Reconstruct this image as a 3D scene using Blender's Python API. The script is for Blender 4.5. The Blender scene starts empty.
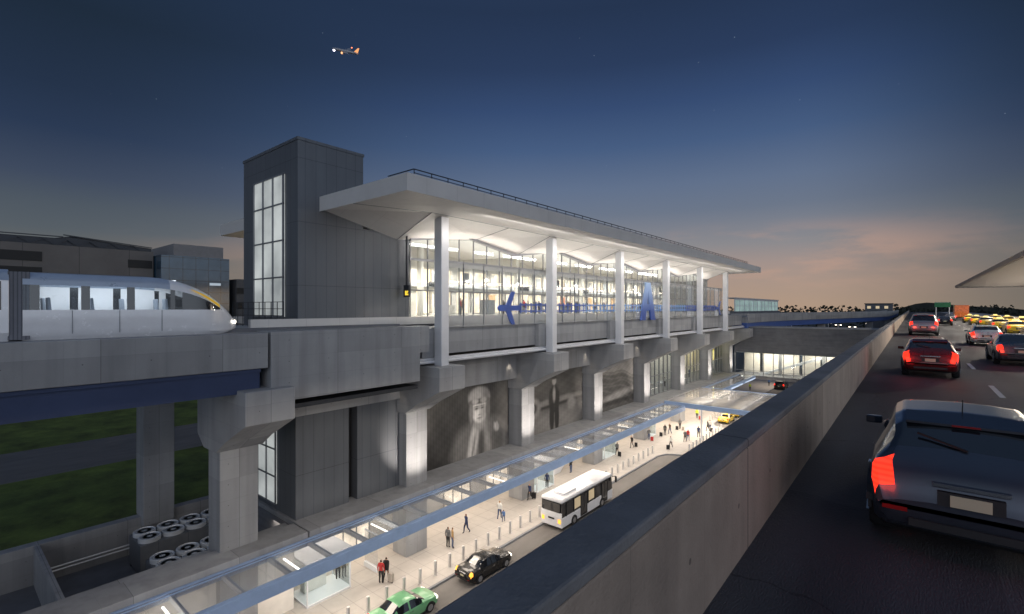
import bpy, bmesh, math, random
from mathutils import Vector, Matrix
R = random.Random(7)
S = bpy.context.scene
C = S.collection
PI = math.pi
CS, SN, F = 0.7708, 0.6370, 484.0
CAMZ = 19.5

def at(px, py, Z):
    """ground point at height Z seen at a pixel of the photo"""
    d = F * (Z - CAMZ) / (308 - py); u = (px - 512) / F * d
    return Vector((CS*u - SN*d, SN*u + CS*d, Z))

def lin(c):
    return tuple(((v/255)/12.92 if v/255 <= .04045 else ((v/255+.055)/1.055)**2.4) for v in c)

# ------------------------------------------------------------------ mesh builder
LOC = {}
class MB:
    def __init__(s): s.v = []; s.f = []; s.m = []; s.cm = 0; s.smooth = False
    def q(s, *pts):
        n = len(s.v); s.v += [tuple(p) for p in pts]; s.f.append(tuple(range(n, n+len(pts)))); s.m.append(s.cm); return s
    def hull(s, v, f):
        n = len(s.v); s.v += [tuple(p) for p in v]
        for a in f: s.f.append(tuple(i+n for i in a)); s.m.append(s.cm)
        return s
    def box(s, x0, x1, y0, y1, z0, z1):
        x0, x1 = min(x0,x1), max(x0,x1); y0, y1 = min(y0,y1), max(y0,y1); z0, z1 = min(z0,z1), max(z0,z1)
        return s.hull([(x0,y0,z0),(x1,y0,z0),(x1,y1,z0),(x0,y1,z0),(x0,y0,z1),(x1,y0,z1),(x1,y1,z1),(x0,y1,z1)],
            [(0,3,2,1),(4,5,6,7),(0,1,5,4),(1,2,6,5),(2,3,7,6),(3,0,4,7)])
    def prism(s, poly, ax, a, b):
        """poly: 2-D outline; ax: 'y' -> (x,z) outline, 'x' -> (y,z), 'z' -> (x,y)"""
        def P(p, t): return {'y':(p[0],t,p[1]), 'x':(t,p[0],p[1]), 'z':(p[0],p[1],t)}[ax]
        n = len(poly); v = [P(p,a) for p in poly] + [P(p,b) for p in poly]
        f = [tuple(range(n)), tuple(range(2*n-1, n-1, -1))] + [(i, i+n, (i+1)%n+n, (i+1)%n) for i in range(n)]
        return s.hull(v, f)
    def tube(s, a, b, r, n=8, r2=None):
        a, b = Vector(a), Vector(b); r2 = r if r2 is None else r2
        d = (b-a).normalized(); t = Vector((0,0,1)) if abs(d.z) < .9 else Vector((1,0,0))
        u = d.cross(t).normalized(); w = d.cross(u)
        v = [a+(u*math.cos(2*PI*i/n)+w*math.sin(2*PI*i/n))*r for i in range(n)] + [b+(u*math.cos(2*PI*i/n)+w*math.sin(2*PI*i/n))*r2 for i in range(n)]
        return s.hull(v, [tuple(range(n-1,-1,-1)), tuple(range(n,2*n))] + [(i,(i+1)%n,(i+1)%n+n,i+n) for i in range(n)])
    def bar(s, a, b, w, h):
        a, b = Vector(a), Vector(b); d = (b-a).normalized(); t = Vector((0,0,1)) if abs(d.z) < .95 else Vector((1,0,0))
        u = d.cross(t).normalized()*w/2; k = u.cross(d).normalized()*h/2
        v = [a-u-k, a+u-k, a+u+k, a-u+k, b-u-k, b+u-k, b+u+k, b-u+k]
        return s.hull(v, [(0,3,2,1),(4,5,6,7),(0,1,5,4),(1,2,6,5),(2,3,7,6),(3,0,4,7)])
    def lathe(s, prof, n=20, ax='z', c=(0,0,0)):
        v = []
        for r, h in prof:
            for i in range(n):
                a = 2*PI*i/n; p = (r*math.cos(a), r*math.sin(a), h)
                if ax == 'x': p = (h, r*math.cos(a), r*math.sin(a))
                if ax == 'y': p = (r*math.cos(a), h, r*math.sin(a))
                v.append((p[0]+c[0], p[1]+c[1], p[2]+c[2]))
        f = [(j*n+i, j*n+(i+1)%n, (j+1)*n+(i+1)%n, (j+1)*n+i) for j in range(len(prof)-1) for i in range(n)]
        f += [tuple(range(n-1,-1,-1)), tuple(range((len(prof)-1)*n, len(prof)*n))]
        return s.hull(v, f)
    def build(s, name, mat, parent=None, bevel=0, smooth=False, at=None):
        me = bpy.data.meshes.new(name)
        L = Vector(at) if at is not None else (LOC.get(parent.name, Vector()) if parent else Vector())
        me.from_pydata([Vector(p)-L for p in s.v], [], s.f)
        ms = mat if isinstance(mat, (list, tuple)) else [mat]
        for m in ms: me.materials.append(m)
        if len(ms) > 1: me.polygons.foreach_set('material_index', s.m)
        bm = bmesh.new(); bm.from_mesh(me); bmesh.ops.recalc_face_normals(bm, faces=bm.faces); bm.to_mesh(me); bm.free()
        if smooth:
            me.polygons.foreach_set('use_smooth', [True]*len(me.polygons))
            me.set_sharp_from_angle(angle=math.radians(38))
        o = bpy.data.objects.new(name, me); C.objects.link(o)
        if parent: o.parent = parent
        LOC[o.name] = L
        if at is not None and not parent: o.location = L
        if bevel:
            b = o.modifiers.new('bevel', 'BEVEL'); b.width = bevel; b.segments = 2; b.limit_method = 'ANGLE'; b.angle_limit = .6
        return o

def tag(o, label=None, cat=None, group=None, kind=None):
    if label: o['label'] = label
    if cat: o['category'] = cat
    if group: o['group'] = group
    if kind: o['kind'] = kind
    return o
def thing(name, label, cat, loc=(0,0,0), group=None):
    o = bpy.data.objects.new(name, None); C.objects.link(o); o.location = loc; o.empty_display_size = .3
    LOC[o.name] = Vector(loc)
    return tag(o, label, cat, group)
def struct(name, mb, mat, **k): return tag(mb.build(name, mat, **k), kind='structure')
def dup(o, parent=None):
    c = o.copy(); C.objects.link(c); c.parent = parent
    for ch in list(o.children): dup(ch, c)
    return c

# ------------------------------------------------------------------ materials
def newmat(name):
    m = bpy.data.materials.new(name); m.use_nodes = True
    nt = m.node_tree; return m, nt, nt.nodes, nt.links, nt.nodes['Principled BSDF']
def mat(name, col, rough=.6, metal=0, var=.12, scale=1.5, bump=0, bscale=8, spec=.5, coat=0, seams=None, boards=None, stretch=None, panels=None, holes=None, tracks=None):
    m, nt, N, L, B = newmat(name)
    B.inputs['Roughness'].default_value = rough; B.inputs['Metallic'].default_value = metal
    B.inputs['Specular IOR Level'].default_value = spec; B.inputs['Coat Weight'].default_value = coat
    tc = N.new('ShaderNodeTexCoord'); src = tc.outputs['Object']
    if stretch:
        mp = N.new('ShaderNodeMapping'); mp.inputs['Scale'].default_value = stretch; L.new(src, mp.inputs[0]); vsrc = mp.outputs[0]
    else: vsrc = src
    col = tuple(col)[:3]
    if var:
        n1 = N.new('ShaderNodeTexNoise'); n1.inputs['Scale'].default_value = scale; n1.inputs['Detail'].default_value = 6; n1.inputs['Roughness'].default_value = .65
        L.new(vsrc, n1.inputs['Vector'])
        r = N.new('ShaderNodeValToRGB'); r.color_ramp.elements[0].position = .3; r.color_ramp.elements[1].position = .72
        r.color_ramp.elements[0].color = (*[v*(1-var) for v in col], 1); r.color_ramp.elements[1].color = (*[min(1, v*(1+var)) for v in col], 1)
        L.new(n1.outputs[0], r.inputs[0]); out = r.outputs[0]
        mr = N.new('ShaderNodeMapRange'); mr.inputs[3].default_value = max(0, rough-.1); mr.inputs[4].default_value = min(1, rough+.1)
        L.new(n1.outputs[0], mr.inputs[0]); L.new(mr.outputs[0], B.inputs['Roughness'])
    else:
        rgb = N.new('ShaderNodeRGB'); rgb.outputs[0].default_value = (*col, 1); out = rgb.outputs[0]
    def darken(fac, amt):
        nonlocal out
        mx = N.new('ShaderNodeMix'); mx.data_type = 'RGBA'; mx.blend_type = 'MULTIPLY'
        sc = N.new('ShaderNodeMath'); sc.operation = 'MULTIPLY'; sc.inputs[1].default_value = amt; L.new(fac, sc.inputs[0])
        L.new(sc.outputs[0], mx.inputs[0]); L.new(out, mx.inputs[6]); mx.inputs[7].default_value = (.25,.25,.27,1); out = mx.outputs[2]
    def grid(axis, period, width):
        sx = N.new('ShaderNodeSeparateXYZ'); L.new(src, sx.inputs[0])
        a = N.new('ShaderNodeMath'); a.operation = 'PINGPONG'; a.inputs[1].default_value = period/2; L.new(sx.outputs[axis], a.inputs[0])
        b = N.new('ShaderNodeMath'); b.operation = 'LESS_THAN'; b.inputs[1].default_value = width; L.new(a.outputs[0], b.inputs[0])
        return b.outputs[0]
    if seams:
        for axis, period, width, amt in seams: darken(grid(axis, period, width), amt)
    if panels or holes:
        sxyz = N.new('ShaderNodeSeparateXYZ'); L.new(src, sxyz.inputs[0])
    def mth(op, a, b):
        q = N.new('ShaderNodeMath'); q.operation = op
        for i_, v_ in enumerate((a, b)):
            if v_ is None: continue
            if isinstance(v_, (int, float)): q.inputs[i_].default_value = v_
            else: L.new(v_, q.inputs[i_])
        return q.outputs[0]
    if panels:
        cy = mth('FLOOR', mth('DIVIDE', sxyz.outputs[1], panels[0]), None); cz = mth('FLOOR', mth('DIVIDE', sxyz.outputs[2], panels[1]), None)
        wn_ = N.new('ShaderNodeTexWhiteNoise'); wn_.noise_dimensions = '2D'; cb_ = N.new('ShaderNodeCombineXYZ'); L.new(cy, cb_.inputs[0]); L.new(cz, cb_.inputs[1]); L.new(cb_.outputs[0], wn_.inputs['Vector'])
        darken(wn_.outputs[0], panels[2])
    if holes:
        dy = mth('SUBTRACT', mth('PINGPONG', mth('ADD', sxyz.outputs[1], holes[0]*.5), holes[0]), 0); dz = mth('PINGPONG', mth('ADD', sxyz.outputs[2], holes[1]*.5), holes[1])
        r2_ = mth('ADD', mth('MULTIPLY', dy, dy), mth('MULTIPLY', dz, dz)); darken(mth('LESS_THAN', r2_, .028**2), .75)
    if tracks:
        st_ = N.new('ShaderNodeSeparateXYZ'); L.new(src, st_.inputs[0])
        wob = N.new('ShaderNodeTexNoise'); wob.inputs['Scale'].default_value = .15; wob.inputs['Detail'].default_value = 3; L.new(src, wob.inputs['Vector'])
        pp_ = mth('PINGPONG', mth('ADD', mth('ADD', st_.outputs[0], tracks[1]), mth('MULTIPLY', wob.outputs[0], .5)), tracks[0]/2)
        tr_ = N.new('ShaderNodeMapRange'); tr_.interpolation_type = 'SMOOTHSTEP'; tr_.inputs[1].default_value = .1; tr_.inputs[2].default_value = .55; tr_.inputs[3].default_value = 1; tr_.inputs[4].default_value = 0; L.new(pp_, tr_.inputs[0])
        darken(mth('MULTIPLY', tr_.outputs[0], mth('ADD', wob.outputs[0], .2)), .6)
        vo_ = N.new('ShaderNodeTexVoronoi'); vo_.feature = 'DISTANCE_TO_EDGE'; vo_.inputs['Scale'].default_value = .16
        nz_ = N.new('ShaderNodeTexNoise'); nz_.inputs['Scale'].default_value = 1.3; nz_.inputs['Detail'].default_value = 4; L.new(src, nz_.inputs['Vector'])
        av_ = N.new('ShaderNodeVectorMath'); av_.operation = 'ADD'; L.new(src, av_.inputs[0]); L.new(nz_.outputs['Color'], av_.inputs[1]); L.new(av_.outputs[0], vo_.inputs['Vector'])
        darken(mth('LESS_THAN', vo_.outputs['Distance'], .0028), .55)
        vp_ = N.new('ShaderNodeTexVoronoi'); vp_.inputs['Scale'].default_value = .22; vp_.distance = 'CHEBYCHEV'; L.new(src, vp_.inputs['Vector']); sp_ = N.new('ShaderNodeSeparateXYZ'); L.new(vp_.outputs['Color'], sp_.inputs[0])
        darken(mth('GREATER_THAN', sp_.outputs[0], .72), .28)
    if boards:
        w = N.new('ShaderNodeTexNoise'); w.inputs['Scale'].default_value = 1; w.inputs['Detail'].default_value = 3
        mp2 = N.new('ShaderNodeMapping'); mp2.inputs['Scale'].default_value = boards; L.new(src, mp2.inputs[0]); L.new(mp2.outputs[0], w.inputs['Vector'])
        mr2 = N.new('ShaderNodeMapRange'); mr2.inputs[1].default_value = .45; mr2.inputs[2].default_value = .75; L.new(w.outputs[0], mr2.inputs[0]); darken(mr2.outputs[0], .30)
    L.new(out, B.inputs['Base Color'])
    if bump:
        n2 = N.new('ShaderNodeTexNoise'); n2.inputs['Scale'].default_value = bscale; n2.inputs['Detail'].default_value = 5; L.new(vsrc, n2.inputs['Vector'])
        bp = N.new('ShaderNodeBump'); bp.inputs['Strength'].default_value = bump; bp.inputs['Distance'].default_value = .03
        L.new(n2.outputs[0], bp.inputs['Height']); L.new(bp.outputs[0], B.inputs['Normal'])
    return m
def emat(name, col, strength, var=0, scale=1):
    m, nt, N, L, B = newmat(name)
    B.inputs['Base Color'].default_value = (*[v*.5 for v in col[:3]], 1)
    B.inputs['Emission Color'].default_value = (*col[:3], 1); B.inputs['Emission Strength'].default_value = strength
    if var:
        tc = N.new('ShaderNodeTexCoord'); n1 = N.new('ShaderNodeTexNoise'); n1.inputs['Scale'].default_value = scale; n1.inputs['Detail'].default_value = 3
        L.new(tc.outputs['Object'], n1.inputs[0]); mr = N.new('ShaderNodeMapRange'); mr.inputs[1].default_value = .3; mr.inputs[2].default_value = .7
        mr.inputs[3].default_value = strength*(1-var); mr.inputs[4].default_value = strength*(1+var); L.new(n1.outputs[0], mr.inputs[0]); L.new(mr.outputs[0], B.inputs['Emission Strength'])
    return m
def glass(name, tint=(.85,.9,.92), ior=1.45, haze=0, hazecol=(.5,.55,.6), trans=False):
    m, nt, N, L, B = newmat(name); N.remove(B); o = N['Material Output']
    t = N.new('ShaderNodeBsdfTransparent'); t.inputs[0].default_value = (*tint, 1)
    g = N.new('ShaderNodeBsdfGlossy'); g.inputs['Roughness'].default_value = .03; g.inputs[0].default_value = (.95,.97,1,1)
    lw = N.new('ShaderNodeLayerWeight'); lw.inputs[0].default_value = .5
    p5 = N.new('ShaderNodeMath'); p5.operation = 'POWER'; p5.inputs[1].default_value = 4.5; L.new(lw.outputs['Facing'], p5.inputs[0])
    fr = N.new('ShaderNodeMapRange'); fr.inputs[3].default_value = .03; fr.inputs[4].default_value = .75; L.new(p5.outputs[0], fr.inputs[0])
    mx = N.new('ShaderNodeMixShader'); L.new(fr.outputs[0], mx.inputs[0])
    if haze:
        d = N.new('ShaderNodeBsdfTranslucent' if trans else 'ShaderNodeBsdfDiffuse'); d.inputs[0].default_value = (*hazecol, 1)
        m2 = N.new('ShaderNodeMixShader'); m2.inputs[0].default_value = haze; L.new(t.outputs[0], m2.inputs[1]); L.new(d.outputs[0], m2.inputs[2]); L.new(m2.outputs[0], mx.inputs[1])
    else: L.new(t.outputs[0], mx.inputs[1])
    L.new(g.outputs[0], mx.inputs[2]); L.new(mx.outputs[0], o.inputs[0])
    return m

M = {}
M['concrete'] = mat('concrete', (.325,.335,.35), .8, var=.11, scale=.35, bump=.2, bscale=18, boards=(1.4,1.4,.10), seams=[(1,4.8,.012,.6),(1,1.2,.004,.3),(2,1.2,.005,.35)], panels=(4.8,2.4,.28), holes=(1.2,.6))
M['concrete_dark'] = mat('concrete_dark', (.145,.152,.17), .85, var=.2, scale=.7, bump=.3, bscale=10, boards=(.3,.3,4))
M['parapet'] = mat('parapet_concrete', (.39,.315,.255), .85, var=.18, scale=.8, bump=.4, bscale=30, boards=(2.2,2.2,.16), seams=[(1,6,.018,.8),(1,1.5,.004,.35)], panels=(6,9,.22), holes=(.75,.4))
M['coping'] = mat('coping_concrete', (.20,.20,.205), .8, var=.28, scale=.9, bump=.3, bscale=30, seams=[(1,6,.018,.8)], panels=(6,9,.2))
M['asphalt'] = mat('asphalt', (.075,.079,.087), .68, var=.45, scale=.35, bump=.6, bscale=60, spec=.25, stretch=(1,.25,1), tracks=(1.8,.35))
M['asphalt_low'] = mat('asphalt_low', (.17,.16,.15), .8, var=.2, scale=.8, bump=.4, bscale=40, stretch=(1,.3,1))
M['paint'] = mat('road_paint', (.6,.6,.58), .7, var=.25, scale=6)
M['pave'] = mat('pavement_slabs', (.42,.395,.37), .75, var=.1, scale=1.1, bump=.15, bscale=20, seams=[(0,1.5,.015,.5),(1,1.5,.015,.5)])
M['metal_panel'] = mat('metal_panel', (.135,.147,.165), .45, metal=.35, var=.12, scale=.7, stretch=(1,1,.15), seams=[(1,.75,.015,.55),(0,.75,.015,.55),(2,4.2,.02,.5)])
M['roof_panel'] = mat('roof_panel', (.62,.61,.6), .42, metal=.15, var=.06, scale=.5, seams=[(1,2.42,.012,.35)])
M['soffit'] = mat('soffit_panel', (.76,.745,.73), .55, var=.05, scale=.6, seams=[(1,2.42,.008,.35),(0,1.9,.008,.3)])
M['roof_top'] = mat('roof_membrane', (.3,.3,.31), .8)
M['steel'] = mat('painted_steel', (.72,.74,.78), .38, metal=.2, var=.05, scale=1)
M['mullion'] = mat('mullion_metal', (.24,.25,.27), .4, metal=.5, var=.05)
M['dark_metal'] = mat('dark_metal', (.04,.045,.055), .45, metal=.5, var=.1)
M['blue_steel'] = mat('blue_girder_paint', (.035,.055,.13), .45, var=.12, scale=.8)
M['canopy_steel'] = mat('canopy_steel_paint', (.27,.39,.62), .4, metal=.1, var=.08)
M['cream'] = mat('cream_wall', (.76,.72,.66), .6, var=.06)
M['floor'] = mat('terrazzo', (.5,.47,.43), .35, var=.12, scale=4)
M['grass'] = mat('grass', (.10,.14,.028), .95, var=.6, scale=.35, bump=1, bscale=6)
M['ground'] = mat('ground', (.035,.04,.036), .95, var=.4, scale=.05)
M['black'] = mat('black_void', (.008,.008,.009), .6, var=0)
M['rubber'] = mat('tyre_rubber', (.015,.015,.016), .85, var=.2, scale=10)
M['rim'] = mat('alloy_rim', (.45,.46,.48), .3, metal=.9, var=.05)
M['white'] = mat('white_paint', (.75,.76,.78), .3, var=.04, coat=.3)
M['bollard'] = mat('brushed_bollard_steel', (.62,.61,.60), .4, metal=.5, var=.08)
M['plate'] = mat('licence_plate', (.55,.5,.35), .5, var=.05)
M['chrome'] = mat('chrome_trim', (.6,.6,.62), .2, metal=1, var=.03)
M['carglass'] = mat('tinted_glass', (.012,.014,.018), .06, var=0, spec=.8, coat=.6)
M['plastic'] = mat('black_plastic', (.02,.02,.022), .5, var=.1)
M['blue_print'] = mat('blue_print', (.035,.085,.34), .5, var=.15, scale=.5)
M['light_blue'] = mat('light_blue_print', (.16,.30,.60), .5, var=.15, scale=.5)
M['fan'] = mat('fan_grille', (.72,.75,.78), .5, metal=.4, var=.1)
M['unit'] = mat('cooling_unit_case', (.13,.14,.155), .6, var=.15, seams=[(1,1.8,.02,.6)])
M['tail'] = emat('tail_lamp_lit', (1,.03,.012), 1.9)
def segmented(m):
    nt=m.node_tree;N=nt.nodes;L=nt.links;B=N['Principled BSDF']; st_=B.inputs['Emission Strength'].default_value
    tc=N.new('ShaderNodeTexCoord'); sx=N.new('ShaderNodeSeparateXYZ'); L.new(tc.outputs['Object'],sx.inputs[0])
    a=N.new('ShaderNodeMath'); a.operation='PINGPONG'; a.inputs[1].default_value=.028; L.new(sx.outputs[2],a.inputs[0])
    b=N.new('ShaderNodeMapRange'); b.inputs[1].default_value=.004; b.inputs[2].default_value=.02; b.inputs[3].default_value=st_*.7; b.inputs[4].default_value=st_*1.05; L.new(a.outputs[0],b.inputs[0]); L.new(b.outputs[0],B.inputs['Emission Strength'])
M['lens'] = mat('red_lens', (.22,.01,.01), .2, var=0)
M['tail_near'] = emat('tail_lamp_bright', (1,.035,.014), 1.7)
segmented(M['tail_near']); M['tail_near'].node_tree.nodes['Principled BSDF'].inputs['Roughness'].default_value=.15
M['amber'] = emat('amber_lamp', (1,.42,.05), 1.8)
M['head'] = emat('head_lamp', (1,.93,.8), 3)
M['lampwhite'] = emat('white_lamp', (1,.88,.72), 6)
M['warmwin'] = emat('warm_lit_window', (1,.80,.58), 1.9, var=.5, scale=.9)
M['coolwin'] = emat('pale_lit_window', (.82,.86,.83), .38, var=.45, scale=.35)
M['trainwin'] = emat('train_lit_window', (.72,.82,.86), .40, var=.6, scale=.8)
M['yellowglow'] = emat('yellow_lit_panel', (1,.72,.06), .9)
M['glass'] = glass('clear_glass')
M['canopyglass'] = glass('canopy_glass', (.76,.79,.83), haze=.16, hazecol=(.85,.86,.86), trans=True)
M['litglass'] = glass('frosted_canopy_glass', (.80,.82,.85), haze=.38, hazecol=(.88,.89,.9), trans=True)
M['screenglass'] = glass('screen_glass', (.90,.91,.92), haze=.05, hazecol=(.62,.65,.68))
M['frosted'] = glass('frosted_glass', (.9,.9,.9), haze=.3, hazecol=(.80,.79,.77))
M['blueglass'] = mat('blue_curtain_wall', (.035,.075,.12), .12, var=.3, scale=.4, spec=.8, seams=[(1,2.2,.09,.8),(2,2.2,.1,.8)])

# ------------------------------------------------------------------ setting: ground, roads, pavement
g = MB(); g.box(-1600,1600,-300,2600,-1.2,-.6); struct('ground', g, M['ground'])
g = MB(); g.box(-26,8,-40,320,-.55,-.15); struct('lower_road', g, M['asphalt_low'])
g = MB(); 
for y in range(-20, 300, 9):
    g.box(-22.6,-22.45,y,y+3,-.15,-.146)
struct('lower_lane_marking', g, M['paint'])
g = MB(); g.prism([(-37.5,-40),(-26,-40),(-26,61.5),(-25.4,63.2),(-22.5,64.5),(-22.5,82),(-25.4,83.4),(-26,85),(-26,150),(-37.5,150)], 'z', -.5, 0)
struct('pavement', g, M['pave'])
g = MB(); pts=[(-26,-40),(-26,61.5),(-25.4,63.2),(-22.5,64.5),(-22.5,82),(-25.4,83.4),(-26,85),(-26,150)]
for a,b in zip(pts,pts[1:]): g.bar((a[0]+.09,a[1],-.14),(b[0]+.09,b[1],-.14),.2,.28)
struct('kerb', g, M['concrete'])
g = MB(); g.box(-1.45,26,-25,420,15.4,16.75); struct('upper_road', g, M['asphalt'])
g = MB()
for x in (2.15,5.75):
    for y in range(-6,400,9): g.box(x-.07,x+.07,y,y+3,16.75,16.755)
struct('upper_lane_marking', g, M['paint'])
g = MB(); g.box(13.2,26,-25,420,16.75,16.9); struct('upper_pavement', g, M['pave'])
g = MB(); g.prism([(-46.0,3.55),(-60,3.7),(-62,3.9),(-62,2),(-46.0,2)],'y',-60,140); struct('lawn', g, M['grass'])
g = MB(); g.box(-75,-62,-60,180,2,3.86); struct('access_road', g, M['asphalt_low'])
g = MB(); g.prism([(-75,3.9),(-112,5.6),(-112,2),(-75,2)],'y',-60,180); struct('far_lawn', g, M['grass'])
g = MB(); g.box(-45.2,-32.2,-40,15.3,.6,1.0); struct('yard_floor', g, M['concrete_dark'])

# upper road parapet
t = thing('roadside_parapet', 'long concrete parapet wall with dark coping beside the upper road', 'parapet', (-1.64,0,16.75))
MB().box(-1.81,-1.45,-25,420,15.4,17.9).build('wall', M['parapet'], t, bevel=.02)
MB().box(-1.82,-1.446,-25,420,17.9,18.0).build('coping', M['coping'], t, bevel=.02)
for i, y in enumerate((20,60,100,150,210)):
    o = MB().box(-.2,2.2,y-1,y+1,-.15,15.4).build('deck_support', M['concrete'], at=(1,y,-.15)); tag(o,'hidden concrete pier holding up the upper road','pier','piers under the upper road')
    if i: pass

# ------------------------------------------------------------------ station: lower wall, piers, deck
PY = [11.7, 24.9, 39.4, 53.9, 68.4, 82.9, 97.4, 111.9]
pier_names = ['concrete pier standing on the ledge by the cooling units, nearest the train',
 'concrete pier to the left of the aviator mural','concrete pier between the aviator mural and the standing man mural',
 'concrete pier between the standing man mural and the hillside mural','concrete pier between hillside mural and first glazed bay',
 'concrete pier between the two tall white-lit glazed bays','concrete pier left of the bay with the yellow panel','last concrete pier beside the dark footbridge']
proto = None
def make_pier(zb, label):
    t = thing('station_pier', label, 'pier', (0,0,0), 'hammerhead piers carrying the station')
    MB().box(-32.15,-30.4,-1.05,1.05,zb,11.3).build('shaft', M['concrete'], t, bevel=.04)
    MB().prism([(-26.3,15.15),(-26.3,13.4),(-29.0,12.1),(-30.3,11.3),(-32.2,11.3),(-33.2,12),(-33.2,15.15)],'y',-1.3,1.3).build('cap', M['concrete'], t, bevel=.04)
    return t
p1 = make_pier(0, pier_names[0]); p1.location.y = PY[0]
for i,y in enumerate(PY[1:]):
    p = dup(p1); p.location.y = y; p['label'] = pier_names[i+1]
bp = thing('guideway_pier', 'square concrete pier on the grass behind the cooling yard', 'pier', (-45.5,11.4,3.5))
MB().box(-46.5,-44.6,10.4,12.4,3,13.2).build('shaft', M['concrete'], bp, bevel=.04)
MB().prism([(-42.5,15),(-42.5,14),(-44.6,13.2),(-46.5,13.2),(-48.6,14),(-48.6,15)],'y',10.2,12.6).build('cap', M['concrete'], bp, bevel=.04)

# guideways
t = thing('guideway_beam', 'concrete monorail guideway edge with blue girder below, under the white train', 'guideway', (-29,0,15))
MB().box(-30.9,-27,-40,11.85,16.25,18.15).build('concrete_deck', M['concrete'], t, bevel=.03)
MB().box(-30.4,-27.35,-40,11.55,14.95,16.24).build('girder', M['blue_steel'], t)
MB().box(-30.4,-27.2,-40,11.55,16.05,16.22).build('flange', M['blue_steel'], t)
MB().box(-29.6,-28.8,-40,22,18.16,18.34).build('running_rail', M['concrete_dark'], t)
t = thing('rear_guideway', 'second guideway with blue girder behind the train track', 'guideway', (-45.5,0,15))
MB().box(-47.4,-43.5,-40,15,16.25,18.0).build('concrete_deck', M['concrete'], t)
MB().box(-47,-44,-40,15,15,16.24).build('girder', M['blue_steel'], t)

st = thing('airport_station', 'elevated glass train station with folded white roof, grey tower and concrete base', 'station', (-35,16,0))
# deck
MB().box(-30.95,-27,12.0,22.4,14.3,18.2).build('edge_panel', M['concrete'], st, bevel=.03)
MB().box(-30.95,-27.25,12.0,22.4,13.75,14.0).build('drip_rail', M['dark_metal'], st)
MB().box(-31,-28.4,22.4,112.5,15.9,18.0).build('edge_girder', M['concrete'], st, bevel=.03)
MB().box(-27.2,-28.39,22.4,23.4,16.3,18.2).build('edge_return', M['concrete'], st)
b = MB(); b.box(-28.35,-28.05,22.5,112.5,15.55,15.72); b.tube((-28.0,22.5,15.42),(-28.0,112.5,15.42),.13); b.build('gutter', M['steel'], st)
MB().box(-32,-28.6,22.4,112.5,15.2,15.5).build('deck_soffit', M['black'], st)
MB().box(-32.1,-30.9,12.7,112.5,12.4,14.9).build('spandrel_beam', M['concrete'], st, bevel=.03)
MB().box(-46,-31.0,15.6,112.5,18.3,18.75).build('platform_floor', M['floor'], st)
MB().box(-31.2,-30.85,12.5,112.5,18.2,18.8).build('platform_edge', M['roof_panel'], st)
# lower wall: metal part, mural bays, glazed bays
MB().box(-40,-31.3,15.5,19.4,5.2,14.28).build('lower_tower', M['metal_panel'], st)
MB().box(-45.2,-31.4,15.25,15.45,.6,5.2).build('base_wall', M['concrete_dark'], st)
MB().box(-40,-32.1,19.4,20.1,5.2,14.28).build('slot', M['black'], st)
MB().box(-40,-31.3,20.1,23.9,5.2,13.7).build('lower_wall', M['metal_panel'], st)
# lower side window on the -Y face of the tower
wn = MB().box(-38.2,-34.0,15.44,15.52,5.9,11.6).build('window', M['coolwin'], st)
b = MB()
for k in range(4): b.box(-38.25+k*1.4,-38.15+k*1.4,15.36,15.44,5.9,11.6)
for k in range(4): b.box(-38.2,-34.0,15.37,15.43,5.85+k*1.9,5.95+k*1.9)
b.build('window_frame', M['mullion'], wn)

# murals (printed panels, tones computed per vertex)
def e(x,y,cx,cy,rx,ry,s=.12,rot=0):
    dx,dy=x-cx,y-cy; c,n=math.cos(rot),math.sin(rot); u=(dx*c+dy*n)/rx; w=(-dx*n+dy*c)/ry
    r=math.sqrt(u*u+w*w); return max(0,min(1,(1+s-r)/(2*s)))
def mix(a,b,f): return a+(b-a)*f
def noise2(x,y):
    return .5+.17*math.sin(x*9.1+y*3.3)+.13*math.sin(x*17.7-y*11.9+1.3)+.1*math.sin(x*31+y*27)
def tone_aviator(x,y):    # x along wall 0..1, y up 0..1
    v=.045+.03*y
    X=(x*1.35-.86)/.95; Y=y
    def E(cx,cy,rx,ry,t,s=.2,rot=0):
        nonlocal v
        v=mix(v,t,e(X,Y,cx,cy,rx,ry,s,rot))
    E(.05,.06,.46,.42,.14,.2); E(.28,.12,.10,.30,.10,.4); E(-.25,.10,.12,.26,.11,.4)       # leather jacket
    E(-.09,.20,.075,.30,.32,.3,-.22); E(.12,.22,.045,.22,.18,.4,.25); E(.03,.14,.05,.24,.07,.5); E(-.10,.10,.018,.2,.16,.6,-.2)    # scarf and lapels
    E(.0,.42,.085,.10,.20,.3)
    E(.0,.78,.175,.155,.22,.10); E(-.05,.82,.10,.08,.30,.6); E(.10,.76,.06,.12,.14,.6)   # cap
    E(.0,.60,.122,.165,.42,.12); E(.075,.58,.06,.15,.27,.7); E(-.04,.57,.05,.07,.48,.7)   # face
    E(-.135,.60,.035,.15,.17,.3); E(.14,.60,.037,.15,.12,.3)
    E(.0,.735,.165,.038,.09,.25); E(-.07,.74,.052,.038,.33,.3); E(.065,.74,.052,.038,.25,.3)   # goggles
    for dx in (-.048,.048):
        E(dx,.640,.040,.022,.22,.7); E(dx,.636,.022,.009,.07,.5); E(dx,.668,.036,.007,.14,.5)
    E(.016,.585,.012,.045,.30,.8); E(.0,.545,.024,.010,.22,.6); E(.0,.500,.038,.011,.18,.5); E(.0,.47,.03,.008,.33,.8)
    E(.33,.17,.075,.16,.09,.3,.25); E(.29,.31,.045,.06,.26,.3,.3); E(.265,.345,.014,.045,.30,.4,.3); E(.30,.355,.013,.04,.24,.4,.1)
    return v*(.85+.3*noise2(x*3,y*3))
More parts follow.
